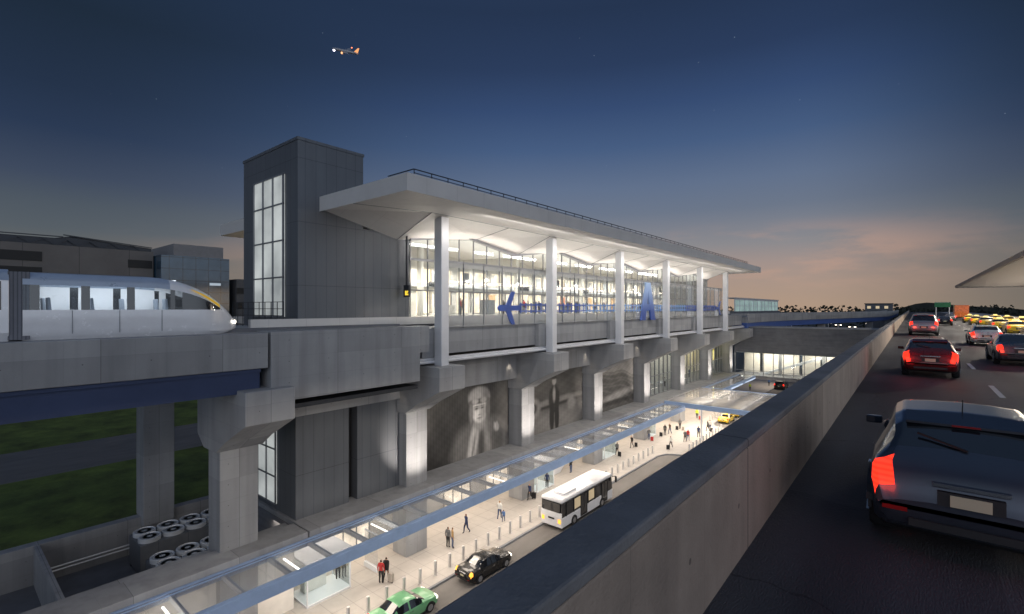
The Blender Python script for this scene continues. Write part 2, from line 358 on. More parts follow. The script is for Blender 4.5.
def tone_man(x,y):
    X=x*1.3; v=.06+.02*noise2(x,y*2)
    v=mix(v,.13,e(X,y,.65,.12,.9,.22,.5)); v=mix(v,.14,e(X,y,.62,.45,.62,.07,.3,.05)); v=mix(v,.05,e(X,y,.62,.40,.60,.03,.5,.05))
    v=mix(v,.15,e(X,y,.20,.42,.13,.16,.2)); v=mix(v,.06,e(X,y,.20,.42,.06,.08,.3))
    v=mix(v,.16,e(X,y,1.02,.35,.10,.12,.3))
    v=mix(v,.045,e(X,y,.62,.50,.12,.24,.15)); v=mix(v,.20,e(X,y,.62,.58,.03,.12,.4)); v=mix(v,.04,e(X,y,.57,.20,.05,.25,.2)); v=mix(v,.04,e(X,y,.68,.20,.05,.25,.2))
    v=mix(v,.20,e(X,y,.62,.80,.045,.065,.2)); v=mix(v,.05,e(X,y,.62,.86,.06,.03,.3))
    return v*(.85+.3*noise2(x*2,y*4))
def tone_hill(x,y):
    h=.62+.10*math.sin(x*3.3+.4)+.03*math.sin(x*11)
    v=.15 if y>h else .075
    v=mix(v,.11,max(0,min(1,(y-h+.04)/.08)))if abs(y-h)<.06 else v
    for k in range(7):
        hh=h-.08-.085*k+.02*math.sin(x*(7+k)+k*2); v=mix(v,.15,math.exp(-((y-hh)/.02)**2)*.35)
    v=mix(v,.19,e(x,y,.55,.25,.4,.07,.4,.15)); v=mix(v,.05,e(x,y,.5,.13,.5,.05,.4)); 
    return v*(.8+.4*noise2(x*3,y*5))
mm, nt, N, L, B = newmat('mural_print')
a_ = N.new('ShaderNodeAttribute'); a_.attribute_name='tone'; tc=N.new('ShaderNodeTexCoord'); sx=N.new('ShaderNodeSeparateXYZ'); L.new(tc.outputs['Object'],sx.inputs[0])
pp=N.new('ShaderNodeMath'); pp.operation='PINGPONG'; pp.inputs[1].default_value=.16; L.new(sx.outputs[1],pp.inputs[0])
lt=N.new('ShaderNodeMapRange'); lt.inputs[1].default_value=0; lt.inputs[2].default_value=.05; lt.inputs[3].default_value=.62; lt.inputs[4].default_value=1; L.new(pp.outputs[0],lt.inputs[0])
mx=N.new('ShaderNodeMix'); mx.data_type='RGBA'; mx.blend_type='MULTIPLY'; mx.inputs[0].default_value=1; L.new(a_.outputs[0],mx.inputs[6]); L.new(lt.outputs[0],mx.inputs[7]); L.new(mx.outputs[2],B.inputs['Base Color'])
B.inputs['Roughness'].default_value=.55; B.inputs['Metallic'].default_value=.1
def mural(y0,y1,fn,label):
    z0,z1=5.5,12.4; nu,nv=110,84; X=-32.02
    me=bpy.data.meshes.new('wall_mural'); L0=Vector((X,(y0+y1)/2,z0))
    vs=[]; cs=[]
    for j in range(nv+1):
        for i in range(nu+1):
            u,w=i/nu,j/nv; vs.append(Vector((X,mix(y0,y1,u),mix(z0,z1,w)))-L0); c=max(.018,fn(u,w)*2.1-.07); cs+= [c*1.03,c,c*.96,1]
    n0=len(vs); fs=[(j*(nu+1)+i,j*(nu+1)+i+1,(j+1)*(nu+1)+i+1,(j+1)*(nu+1)+i) for j in range(nv) for i in range(nu)]
    back=[Vector((X-.06,y,z))-L0 for y,z in ((y0,z0),(y1,z0),(y1,z1),(y0,z1))]; cs+=[.1,.1,.1,1]*4
    c4=[0,nu,(nu+1)*(nv+1)-1,(nu+1)*nv]; fs+=[(n0+3,n0+2,n0+1,n0)]
    me.from_pydata(vs+back,[],fs); at_=me.color_attributes.new('tone','FLOAT_COLOR','POINT'); at_.data.foreach_set('color',cs)
    me.materials.append(mm); o=bpy.data.objects.new('wall_mural',me); C.objects.link(o); o.location=L0
    tag(o,label,'mural','printed murals between the piers')
mural(26.2,38.2,tone_aviator,'grey mural of an aviator in flight cap and goggles')
mural(40.7,52.7,tone_man,'grey mural of a man standing before an old aeroplane')
mural(55.2,67.2,tone_hill,'grey mural of a hillside with pale bands')
MB().box(-40,-32.1,23.9,67.3,5.2,14.9).build('mural_wall', M['metal_panel'], st)
# glazed bays
for (y0,y1,yel) in ((69.5,81.8,0),(84,96.3,0),(98.5,110.8,1)):
    gz = MB().box(-32.0,-31.94,y0,y1,5.5,12.4).build('glazing', M['glass'], st)
    b = MB(); n=7
    for k in range(n+1): yy=mix(y0,y1,k/n); b.box(-32.06,-31.86,yy-.07,yy+.07,5.5,12.4)
    for z in (5.55,8.6,12.35): b.box(-32.05,-31.87,y0,y1,z-.06,z+.06)
    b.build('glazing_frame', M['mullion'], gz)
    if yel:
        MB().box(-33.6,-33.4,y0+3.5,y1-.5,8.0,11.2).build('lit_panel', M['yellowglow'], st)
MB().box(-37.4,-37.0,67.3,112.5,5.5,14.9).build('hall_back_wall', M['cream'], st)
MB().box(-37,-32.1,67.3,112.5,12.45,12.6).build('hall_ceiling', M['cream'], st)
# podium ledge and ground floor
MB().box(-37,-29.1,15.3,112.5,4.95,5.5).build('podium_slab', M['concrete'], st, bevel=.03)
MB().box(-31.05,-29.1,-40,15.2,4.95,5.5).build('podium_ledge', M['concrete'], st, bevel=.03)
MB().box(-32.2,-31.06,-40,15.2,.6,5.2).build('yard_side_wall', M['concrete'], st)
MB().box(-31.05,-30.95,-40,15.2,0,4.94).build('ground_cladding', M['cream'], st)
MB().box(-35.5,-35.1,15.3,112.5,0,4.9).build('ground_wall', M['cream'], st)
for i,y in enumerate(range(20,110,6)):
    w_ = MB().box(-35.1,-35.05,y,y+3.6,.1,2.8).build('shopfront', M['warmwin'], st)
    b=MB(); 
    for k in range(4): b.box(-35.05,-34.98,y+k*1.2-.04,y+k*1.2+.04,.1,2.8)
    b.box(-35.04,-34.99,y,y+3.6,2.76,2.9); b.build('shopfront_frame', M['mullion'], w_)
# tower above deck + metal wall
TX0,TX1=-39.5,-31.0
tb = MB().box(TX0,TX1,15.5,20.4,18.2,30.6).build('tower', M['metal_panel'], st, bevel=.02)
MB().box(TX0-.05,TX1+.05,15.45,20.45,30.55,30.75).build('tower_cap', M['metal_panel'], st)
wn = MB().box(-37.4,-32.8,15.42,15.52,18.9,28.6).build('tower_window', M['coolwin'], st)
b = MB()
for k in range(4): x=-37.4+k*4.6/3; b.box(x-.06,x+.06,15.33,15.43,18.9,28.6)
for z in (18.9,21.6,24.1,26.6,28.6): b.box(-37.46,-32.74,15.34,15.42,z-.05,z+.05)
b.build('window_frame', M['mullion'], wn)
MB().box(-39.4,-31.0,20.4,24.6,18.75,25.3).build('metal_wall', M['metal_panel'], st)
b = MB()
for x in [-39.2+k*.9 for k in range(10)]: b.box(x-.02,x+.02,14.6,14.64,18.2,19.9)
for z in (19.0,19.45,19.9): b.box(-39.2,-31.1,14.6,14.64,z-.02,z+.02)
tag(b.build('platform_railing', M['dark_metal'], at=(-35,14.6,18.2)), 'thin dark railing in front of the grey tower window', 'railing')
MB().box(-46,-31,12,15.45,17.9,18.2).build('tower_deck', M['concrete'], st)

# roof with folded soffit
RX0,RX1,RY0,RY1=-48.4,-21.6,17.0,98.6
MB().hull(*(lambda z0,z1:([(RX0,RY0,z0),(RX1,RY0,z0),(RX1,RY1,z0),(RX0,RY1,z0),(RX0-.0,RY0,z1),(RX1,RY0,z1),(RX1,RY1,z1),(RX0,RY1,z1),
  (RX0+1.2,RY0+1.2,z1+.15),(RX1-1.2,RY0+1.2,z1+.15),(RX1-1.2,RY1-1.2,z1+.15),(RX0+1.2,RY1-1.2,z1+.15)],
  [(0,1,5,4),(1,2,6,5),(2,3,7,6),(3,0,4,7),(4,5,9,8),(5,6,10,9),(6,7,11,10),(7,4,8,11),(8,9,10,11)]))(26.05,27.05)).build('roof', M['roof_panel'], st)
ys=[RY0,23.4]
for a,b_ in zip(PY[1:6],PY[2:7]): ys+=[(a+b_)/2,b_-1]
ys+= [RY1]
ys=sorted(set(ys)); rows=[]
def zc(y):
    # low at the column lines, high between them
    if y<=RY0+.1: return 26.25
    if y>=RY1-.1: return 26.1
    k=(y-23.4)/14.5; fr=k-math.floor(k); tri=1-abs(2*fr-1)
    return 24.85+1.15*tri
v=[];f=[]
xs=[RX1,-27.2,-31.0,-35.0,-39.0,-42.8,RX0]
for y in ys:
    c=zc(y); v+= [(RX1,y,26.05),(-26.9,y,26.45 if RY0+.1<y<RY1-.1 else 26.05),(-31.0,y,c),(-35,y,c-.15),(-39,y,c),(-43.1,y,26.45),(RX0,y,26.05)]
n=7
for j in range(len(ys)-1):
    for i in range(n-1): 
        a=j*n+i; f+= [(a,a+1,a+n+1),(a,a+n+1,a+n)] if (zc(ys[j])<zc(ys[j+1])) else [(a,a+1,a+n),(a+1,a+n+1,a+n)]
MB().hull(v,f).build('soffit', M['soffit'], st)
b=MB()
for j in range(len(ys)-1):
    for i in (1,2):
        b.bar(Vector(v[j*7+i])-Vector((0,0,.012)),Vector(v[(j+1)*7+i])-Vector((0,0,.012)),.07,.03)
for j in range(1,len(ys)-1): b.bar(Vector(v[j*7+1])-Vector((0,0,.012)),Vector(v[j*7+2])-Vector((0,0,.012)),.06,.03)
b.build('crease_shade_bar', M['mullion'], st)  # dark bars added along the folds, standing in for crease shade
# roof edge railing
b=MB(); x=RX1-1.0
y=RY0+1.3
while y<RY1-5: b.box(x-.02,x+.02,y-.02,y+.02,27.05,27.7); y+=1.35
b.box(x-.035,x+.035,RY0+1.3,RY1-5,27.66,27.71); b.box(x-.02,x+.02,RY0+1.3,RY1-5,27.45,27.49)
b.box(x-2.5,x,RY0+1.25,RY0+1.31,27.66,27.71)
tag(b.build('roof_railing', M['dark_metal'], at=(x,RY0,27.05)), 'thin dark safety railing along the edge of the station roof', 'railing')
# steel columns
for y in PY[1:7]:
    cb=MB(); cb.box(-27.9,-27.1,y-.38,y+.38,15.15,26.35); cb.build('column', M['steel'], st, bevel=.03)
    MB().box(-28.42,-27.96,y-1.5,y-.2,15.75,17.95).build('pilaster', M['concrete'], st)
# outer glass screen
sc0,sc1=25.6,98
gs = MB().box(-28.32,-28.28,sc0,sc1,18.0,23.2).build('glass_screen', M['screenglass'], st)
b=MB(); y=sc0; k=0
while y<sc1+.1: b.box(-28.36,-28.22,y-.03,y+.03,17.9,23.3); y+=14.5/6
for z in (18.0,23.2): b.box(-28.37,-28.23,sc0,sc1,z-.06,z+.06)
b.box(-28.33,-28.27,sc0,sc1,20.75,20.8)
b.build('screen_frame', M['mullion'], gs)
# inner glass wall
MB().box(-28.31,-28.29,sc0,sc1,18.05,18.95).build('frosted_band', M['frosted'], gs)
MB().box(-28.31,-28.29,sc0,sc1,22.75,23.15).build('frosted_band', M['frosted'], gs)
gi = MB().box(-31.02,-30.98,24.6,97.8,18.8,26.2).build('inner_glazing', M['glass'], st)
b=MB(); y=24.7
while y<97.9: b.box(-31.06,-30.94,y-.035,y+.035,18.8,zc(y)+.1); y+=14.5/8
b.box(-31.08,-30.92,24.6,97.8,23.35,23.55); b.box(-31.06,-30.94,24.6,97.8,20.9,21.0)
y=24.6
while y<97.5: b.bar((-30.95,y,zc(y)-.06),(-30.95,y+1.2,zc(y+1.2)-.06),.35,.22); y+=1.2
b.build('inner_frame', M['mullion'], gi)
# hall back wall
bw=MB()
bw.box(-40.3,-40,23.2,98,21.3,22.2); bw.box(-40.3,-40,23.2,98,23.7,26.0); bw.box(-40.3,-40,23.2,98,18.75,18.95)
y=23.2
while y<98: bw.box(-40.28,-40.02,y,y+.8,18.9,21.4); bw.box(-40.28,-40.02,y,y+1.0,22.1,23.8); y+=2.9
bw.build('concourse_wall', M['cream'], st)
MB().box(-41.2,-41.0,23.2,98,18.8,25.5).build('shop_backdrop', M['warmwin'], st)
for i in range(26):     # shop counters, pillars and display cases of the concourse
    y=25+i*2.8+R.uniform(-.5,.5)
    if i%2==0: MB().box(-39.6,-38.7,y,y+R.uniform(.8,1.8),18.76,R.uniform(19.7,20.9)).build('display_case', R.choice([M['mullion'],M['cream'],M['steel'],M['floor']]), st)
for i in range(46):
    y=25+i*1.57
    if i%4!=1: MB().box(-40.0,-39.93,y,y+.12,18.95,21.3).build('shop_mullion', M['mullion'], st)
    if i%3==0: MB().box(-39.98,-39.9,y+.3,y+1.25,22.35,23.55).build('upper_blind', M[['cream','dark_metal','steel'][i%4%3]], st)
    if i%5==2: MB().box(-39.99,-39.85,y,y+1.1,19.2,21.1).build('display_panel', emat('display_panel_%d'%i,R.choice([(1,.6,.3),(.6,.75,1),(1,.85,.6),(.9,.35,.2)]),.7,.5,2), st)
    if i%9==4: MB().box(-36.4,-36.3,y,y+1.8,21.6,22.1).build('direction_board', M['dark_metal'], st)
MB().box(-39.95,-39.6,24.6,98,21.75,21.95).build('fascia_rail', M['steel'], st)
for y in PY[1:7]: MB().lathe([(.3,18.76),(.3,25.3)],16,c=(-36,y+5,0)).build('hall_column', M['cream'], st, smooth=True)
# end wall of hall
MB().box(-40,-31.1,97.8,97.9,18.8,25.9).build('end_glazing', M['glass'], st)

# sign in the hall
s=thing('hanging_sign','small black sign box with yellow arrow by the hall entrance','sign',(-30.4,23.9,20.4))
MB().box(-30.75,-30.1,23.85,24.0,20.35,21.3).build('sign_box', M['dark_metal'], s)
MB().prism([(-30.5,20.5),(-30.15,20.5),(-30.15,20.62),(-30.32,20.62),(-30.15,20.78),(-30.23,20.86),(-30.4,20.7),(-30.4,20.85),(-30.5,20.85)],'y',23.8,23.85).build('arrow', M['yellowglow'], s)
MB().box(-30.5,-30.4,23.88,23.97,21.3,25.9).build('hanger', M['dark_metal'], s)

# blue aeroplane graphic + letter A on the screen
X0,X1=-28.2,-28.12
pg = thing('aeroplane_emblem','blue propeller plane emblem with long ladder-like fuselage on the glass screen','emblem',(X0,33,19.5))
pg_n=MB(); pg_n.prism([(32.1,19.38),(32.35,19.22),(33.4,19.22),(33.9,19.26),(35.2,19.26),(35.2,19.74),(33.9,19.74),(33.4,19.78),(32.35,19.78),(32.1,19.62)],'x',X0,X1); pg_n.build('nose', M['blue_print'], pg)
MB().prism([(33.2,19.76),(33.9,19.76),(34.5,21.0),(34.05,21.0),(33.75,20.7)],'x',X0,X1).build('wing', M['blue_print'], pg)
MB().prism([(33.2,19.24),(33.9,19.24),(34.5,18.0),(34.05,18.0),(33.75,18.3)],'x',X0,X1).build('wing', M['blue_print'], pg)
for a,b_,m in ((35.2,47,'blue_print'),(47,78,'light_blue'),(78,94,'blue_print')):
    for z in (19.2,19.8): MB().box(X0,X1,a,b_,z-.07,z+.07).build('rail', M[m], pg)
    q=MB(); y=a+.1
    while y<b_-.2: q.box(X0-.01,X1-.015,y,y+.15,19.0,20.0); y+=.80
    q.build('ladder_pattern', M[m], pg)
MB().prism([(93.6,19.3),(95.2,19.3),(96.2,18.2),(96.6,18.2),(95.8,19.5),(96.6,20.8),(96.2,20.8),(95.2,19.7),(93.6,19.7)],'x',X0,X1).build('tail', M['blue_print'], pg)
m_,nt_,N_,L_,B_=newmat('letter_blue_fade'); M['letter']=m_
t1=N_.new('ShaderNodeTexCoord'); t2=N_.new('ShaderNodeSeparateXYZ'); L_.new(t1.outputs['Object'],t2.inputs[0]); t3=N_.new('ShaderNodeMapRange'); t3.inputs[1].default_value=1.0; t3.inputs[2].default_value=5.2; L_.new(t2.outputs[2],t3.inputs[0])
t4=N_.new('ShaderNodeValToRGB'); t4.color_ramp.elements[0].color=(.035,.085,.34,1); t4.color_ramp.elements[1].color=(.35,.50,.76,1); L_.new(t3.outputs[0],t4.inputs[0]); L_.new(t4.outputs[0],B_.inputs['Base Color'])
la = thing('letter_sign','large blue capital letter A standing on the glass screen','sign',(X0,63.4,17.9))
z0,z1=17.85,23.0; yc=63.2; w=2.35
q=MB(); zm=19.4
MB().prism([(yc-w,z0),(yc-w+1.45,z0),(yc+.25,z1),(yc-.7,z1)],'x',-28.1,-27.9).build('letter_stroke', M['letter'], la)
MB().prism([(yc+w,z0),(yc+w-1.45,z0),(yc-.25,z1),(yc+.7,z1)],'x',-28.09,-27.89).build('letter_stroke', M['letter'], la)
MB().box(-28.08,-27.92,yc-1.5,yc+1.5,19.2,20.05).build('letter_bar', M['letter'], la)

# ------------------------------------------------------------------ glass canopy over the pavement
def canopy(name,label,x0,x1,y0,y1,z,axis,step,group=None):
    t=thing(name,label,'canopy',((x0+x1)/2,(y0+y1)/2,z),group)
    if axis=='y':
        MB().box(x1-.25,x1+.12,y0,y1,z-.55,z+.12).build('front_beam', M['canopy_steel'], t, bevel=.02)
        MB().box(x0,x0+.22,y0,y1,z-.3,z+.12).build('rear_beam', M['canopy_steel'], t, bevel=.02)
        MB().box(x0+.45,x0+.5,y0,y1,z+.03,z+.12).build('glazing_bar', M['canopy_steel'], t)
        y=y0+step/2
        while y<y1:
            MB().bar((x0+.2,y,z-.1),(x1-.2,y,z-.1),.14,.3).build('rib', M['steel'], t); y+=step
        MB().box(x0+.2,x1-.25,y0,y1,z+.06,z+.09).build('glass_roof', M['canopyglass'], t)
    else:
        MB().box(x0,x1,y0-.12,y0+.25,z-.55,z+.12).build('front_beam', M['canopy_steel'], t, bevel=.02)
        MB().box(x0,x1,y1-.25,y1+.12,z-.55,z+.12).build('rear_beam', M['canopy_steel'], t, bevel=.02)
        x=x0+.5
        while x<x1: MB().bar((x,y0+.2,z-.1),(x,y1-.2,z-.1),.14,.3).build('rib', M['steel'], t); x+=step
        MB().box(x0,x1,y0+.25,y1-.25,z+.06,z+.09).build('glass_roof', M['litglass'], t)
        x=x0+.5
        while x<x1-step: MB().bar((x,y0+.3,z-.3),(x+step,(y0+y1)/2,z-.3),.1,.12).build('brace', M['white'], t); MB().bar((x+step,(y0+y1)/2,z-.3),(x,y1-.3,z-.3),.1,.12).build('brace', M['white'], t); x+=step
    return t
ct=canopy('glass_canopy','long glass canopy with blue-grey steel beams over the pavement',-29.05,-25.7,-20,70.8,5.05,'y',2.42)
cc=canopy('crossing_canopy','wide glass canopy crossing over the road by the yellow taxi',-29.0,-6,71.5,88.3,5.3,'x',2.6)
c2=canopy('glass_canopy','short far glass canopy between the crossing canopy and the footbridge',-29.05,-25.7,89,112,5.05,'y',2.42)
for y in range(0,70,6): # downlights on the canopy ribs
    MB().box(-28.6,-26.2,y+1.4,y+1.5,4.66,4.72).build('downlight', M['lampwhite'], ct)
for x in range(-24,-7,5): MB().box(x,x+.12,72.5,87.5,4.9,4.95).build('downlight', M['lampwhite'], cc)
for x in (-24,-12):
    for y in (73,87): MB().tube((x,y,-.1),(x,y,4.8),.14).build('post', M['steel'], cc)

# ------------------------------------------------------------------ footbridge across the road
fb=thing('footbridge','dark enclosed footbridge crossing the road with glazed lower half','footbridge',(-14,116,4))
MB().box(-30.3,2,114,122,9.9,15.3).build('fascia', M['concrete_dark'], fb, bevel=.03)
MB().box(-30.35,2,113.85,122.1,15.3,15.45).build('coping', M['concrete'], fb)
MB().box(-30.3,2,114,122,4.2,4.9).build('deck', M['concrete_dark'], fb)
gl=MB().box(-30.3,2,114.1,114.14,4.9,9.9).build('glazing', M['glass'], fb)
b=MB(); x=-30.2
while x<2: b.box(x-.06,x+.06,114.0,114.15,4.9,9.9); x+=1.9
b.box(-30.3,2,114.02,114.14,5.9,6.0); b.build('glazing_frame', M['mullion'], gl)
gl=MB().box(-30.3,2,121.8,121.84,4.9,9.9).build('glazing', M['glass'], fb)
b=MB(); x=-30.2
while x<2: b.box(x-.06,x+.06,121.75,121.9,4.9,9.9); x+=3.8
b.build('glazing_frame', M['mullion'], gl)
MB().box(-30,2,114.3,121.6,9.75,9.88).build('ceiling', M['cream'], fb)
for k in range(8): MB().box(-30+k*3.9,-26.7+k*3.9,121.0,121.1,4.9,9.7).build('added_back_panel', M['cream'], fb)  # pale panels added behind the glazing so the bridge reads bright
MB().prism([(-26,4.95),(-24.6,4.95),(-12,9.7),(-13.4,9.7)],'y',118,119.4).build('escalator', M['steel'], fb)
for x in (-22,-14): MB().box(x-.3,x+.3,117.6,118.2,4.9,9.8).build('bridge_column', M['concrete'], fb)
MB().box(-30,2,115,121,9.70,9.74).build('ceiling_light', emat('bridge_ceiling_light',(1,.9,.75),.8), fb)

# far guideway curve with blue girder
def ribbon(mb,path,prof):
    n=len(prof); V=[];Fc=[]
    for i,p in enumerate(path):
        a=Vector(path[max(0,i-1)]); b_=Vector(path[min(len(path)-1,i+1)]); d=(b_-a).normalized(); nrm=Vector((d.y,-d.x))
        for (o_,z) in prof: V.append((p[0]+nrm.x*o_,p[1]+nrm.y*o_,z))
    for i in range(len(path)-1):
        for k in range(n): Fc.append((i*n+k,i*n+(k+1)%n,(i+1)*n+(k+1)%n,(i+1)*n+k))
    Fc+=[tuple(range(n)),tuple(range((len(path)-1)*n,len(path)*n))]
    mb.hull(V,Fc); return mb
path=[]
for i in range(41):
    t_=i/40; y=112.6+t_*290; s_=min(1,(y-112.6)/135); k=s_*s_*(3-2*s_); path.append((-29+20.5*k, y))
t=thing('far_guideway','curving concrete guideway with blue girder leaving the far end of the station','guideway',(-29,112.6,15))
ribbon(MB(),path,[(-2,16.3),(2,16.3),(2,18.25),(1.7,18.25),(1.7,17.6),(-1.7,17.6),(-1.7,18.25),(-2,18.25)]).build('concrete_deck', M['concrete'], t)
ribbon(MB(),path,[(-1.5,14.9),(1.6,14.9),(1.6,16.29),(-1.5,16.29)]).build('girder', mat('bright_blue_girder',(.05,.11,.36),.4), t)
for (x,y) in (path[8],path[14],path[22]): MB().box(x-.9,x+.9,y-.9,y+.9,-.6,14.9).build('support', M['concrete'], t)

# far glazed walkway
t=thing('glazed_walkway','far pale glazed walkway above the dark horizon right of station','walkway',(-46,170,16))
MB().box(-49,-45,140,240,14.5,18.4).build('base', M['concrete_dark'], t)
gw=MB().box(-45.3,-45.2,170,236,18.4,22.2).build('glazing', emat('dim_green_glazing',(.55,.75,.70),.32,.3,.2), t)
b=MB()
for k in range(12): b.box(-45.15,-45.0,170+k*6-.25,170+k*6+.25,18.4,22.4)
b.box(-45.18,-44.9,169.7,236.3,22.2,22.7); b.box(-45.16,-45.02,170,236,20.2,20.4); b.build('glazing_frame', M['steel'], gw)
MB().box(-49.2,-44.7,169.5,236.5,22.7,23.0).build('roof', M['roof_panel'], t)

# ------------------------------------------------------------------ yard: walls, cooling units
o=MB().box(-46.0,-45.2,-40,40,.6,3.62).build('yard_wall', M['concrete'], at=(-45.6,0,.6), bevel=.03); tag(o,'low concrete retaining wall between the cooling yard and the grass','wall')
o=MB().box(-45.15,-31.05,4.55,4.85,1.0,3.6).build('divider_wall', M['concrete'], at=(-38,4.7,1), bevel=.02); tag(o,'thin concrete divider wall crossing the cooling yard','wall')
def cooling(x0,x1,y0,y1,h,nf,label):
    t=thing('cooling_unit',label,'cooling unit',((x0+x1)/2,(y0+y1)/2,1.0),'rooftop cooling units in the yard')
    MB().box(x0,x1,y0,y1,1.15,h).build('case', M['unit'], t, bevel=.03)
    b=MB(); b.box(x0+.1,x0+.3,y0,y1,1.0,1.15); b.box(x1-.3,x1-.1,y0,y1,1.0,1.15); b.build('skid', M['dark_metal'], t)
    n=nf; L_=(y1-y0)/n
    for k in range(n):
        for s_ in (.27,.73):
            c=(mix(x0,x1,s_),y0+(k+.5)*L_,h); r=min(.47*L_,.25*(x1-x0))
            fn=MB().lathe([(r,0),(r,.28),(r*.93,.3),(r*.9,.24)],20,c=c).build('fan', M['fan'], t, smooth=True)
            q=MB()
            for a in range(5):
                an=a*2*PI/5; q.bar((c[0]+.08*math.cos(an),c[1]+.08*math.sin(an),h+.22),(c[0]+r*.85*math.cos(an),c[1]+r*.85*math.sin(an),h+.22),.07,.03)
            q.lathe([(.18,h+.2-h),(.18,.27)],12,c=c)
            for rr in (.35,.6,.8): q.lathe([(r*rr-.012,.255),(r*rr+.012,.255),(r*rr+.012,.265),(r*rr-.012,.265)],20,c=c)
            q.build('fan_blade', mat('fan_mesh',(.42,.44,.47),.6,var=.2) if 'fan_mesh' not in bpy.data.materials else bpy.data.materials['fan_mesh'], fn)
cooling(-43.4,-40.6,9.3,15.0,3.2,4,'long dark cooling unit with fans along the back wall of the yard')
cooling(-38.9,-36.1,9.2,15.0,2.9,4,'dark cooling unit with fans nearest the ledge, behind the pier')

b=MB()
for z in (1.6,1.85): b.tube((-45.0,5,z),(-45.0,15.2,z),.06)
for y in (9.8,12.2): b.tube((-45.0,y,1.6),(-43.4,y,1.6),.05); b.tube((-40.6,y,1.4),(-38.9,y,1.4),.05)
tag(b.build('coolant_pipe', M['steel'], at=(-45,10,1.6)), 'thin steel pipe run along the back wall of the cooling yard', 'pipe')
# ------------------------------------------------------------------ background buildings
t=thing('terminal_building','long dim concrete terminal behind the train with dark slot windows','terminal',(-112,10,5))
MB().box(-135,-112,-30,27.7,4,30.2).build('wall', mat('dim_concrete',(.15,.14,.135),.85,var=.15,scale=.2,seams=[(1,7,.05,.6)]), t)
for (y0,y1,z0,z1) in ((-28,12.3,27.3,28.9),(-28,12.3,25.0,26.3)):
    w_=MB().box(-112.02,-111.9,y0,y1,z0,z1).build('window', M['black'], t)
    b=MB(); 
    for k in range(9): b.box(-111.92,-111.85,y0+k*4,y0+k*4+.12,z0,z1)
    b.build('window_frame', M['dark_metal'], w_)
MB().box(-112.02,-111.9,23.8,27.5,27.0,28.5).build('window', M['black'], t)
rf=MB(); rf.prism([(-30,31.2),(14,31.5),(16,32),(27.6,30.9),(27.6,30.25),(-30,30.25)],'x',-120,-113); rf.build('roof', M['dark_metal'], t)
b=MB()
for y in range(-28,26,3): b.bar((-112.5,y,30.25),(-112.5,y+1.5,31.3),.12,.12); b.bar((-112.5,y+1.5,31.3),(-112.5,y+3,30.25),.12,.12)
b.bar((-112.5,-30,31.35),(-112.5,15,31.75),.16,.16); b.bar((-112.5,15,32.1),(-112.5,27.6,31.0),.16,.16); b.build('roof_truss', M['dark_metal'], t)
t=thing('glass_block','blue glass office block beyond the nose of the train','office block',(-108,27,5))
MB().box(-130,-108,27.9,39.6,4,29.5).build('curtain_wall', M['blueglass'], t)
MB().box(-128,-109.5,30.3,39,29.5,31.9).build('plant_room', mat('grey_cladding',(.2,.2,.21),.7), t)
for (y,z,w) in ((29,17,3),(32,21.5,4),(35,15.5,2.5),(30,12,6),(36,24,2)):
    MB().box(-108.03,-107.92,y,y+w,z,z+.5).build('lit_strip', emat('far_office_light',(.75,.88,1),.35), t)
t=thing('low_hangar','low dark building with floodlit base between glass block and tower','hangar',(-108,46,5))
MB().box(-130,-108,41,95,4,25.5).build('wall', mat('hangar_wall',(.09,.09,.095),.8), t)
for z in (22.5,19.5,16.5): MB().box(-107.95,-107.8,41,90,z,z+1.2).build('window', M['black'], t)
MB().box(-107.95,-107.8,42,90,8,13).build('lit_opening', emat('hangar_glow',(.8,.85,.9),.22,.6,.15), t)

# right-hand terminal roof over the upper road
t=thing('terminal_roof','flat terminal roof edge jutting over the taxi lanes','roof',(20,120,25.5))
MB().box(9.9,40,52,196,25.5,26.15).build('roof_slab', mat('brown_fascia',(.33,.29,.26),.6,var=.08), t)
MB().box(10.1,39.8,52.3,195.7,25.42,25.49).build('soffit', mat('grey_soffit',(.33,.33,.34),.6), t)
for y in (70,100,130,160,190): MB().lathe([(.35,16.9),(.35,25.42)],16,c=(38,y,0)).build('column', M['steel'], t, smooth=True)

# horizon: trees, low hills, far buildings
b=MB()
for i in range(5200):
    a=R.uniform(-.25,.25); Y=R.uniform(420,560); x=R.uniform(-330,60); z=-.6+R.random()**.5*R.uniform(17,22.5); s_=R.uniform(.5,1.5)
    p=Vector((x,Y,z)); 
    for k in range(2):
        d1=Vector((R.uniform(-1,1),R.uniform(-1,1),R.uniform(-1,1))).normalized()*s_; d2=Vector((R.uniform(-1,1),R.uniform(-1,1),R.uniform(-.6,1))).normalized()*s_
        b.q(p-d1,p+d2,p+d1,p-d2)
tag(b.build('distant_trees', mat('dark_foliage',(.02,.026,.018),.9,var=.4,scale=.1)),kind='stuff')
b=MB(); n=80; V=[]
for i in range(n+1):
    x=-500+i*12; h=9+5*math.sin(i*.31)+4*math.sin(i*.13+1)+ (9*math.exp(-((x-10)/30)**2)); V+= [(x,900,-.6),(x,900,h+5),(x,960,-.6)]
b.hull(V,[(i*3,(i+1)*3,(i+1)*3+1,i*3+1) for i in range(n)]+[(i*3+1,(i+1)*3+1,(i+1)*3+2,i*3+2) for i in range(n)])
struct('hills', b, M['ground'])
far=[(788,307,-30,300,20,8,6,'long low dark shed on the horizon below the trees'),(880,306,-14,330,12,6,21.6,'small dark control block just left of the parapet end')]
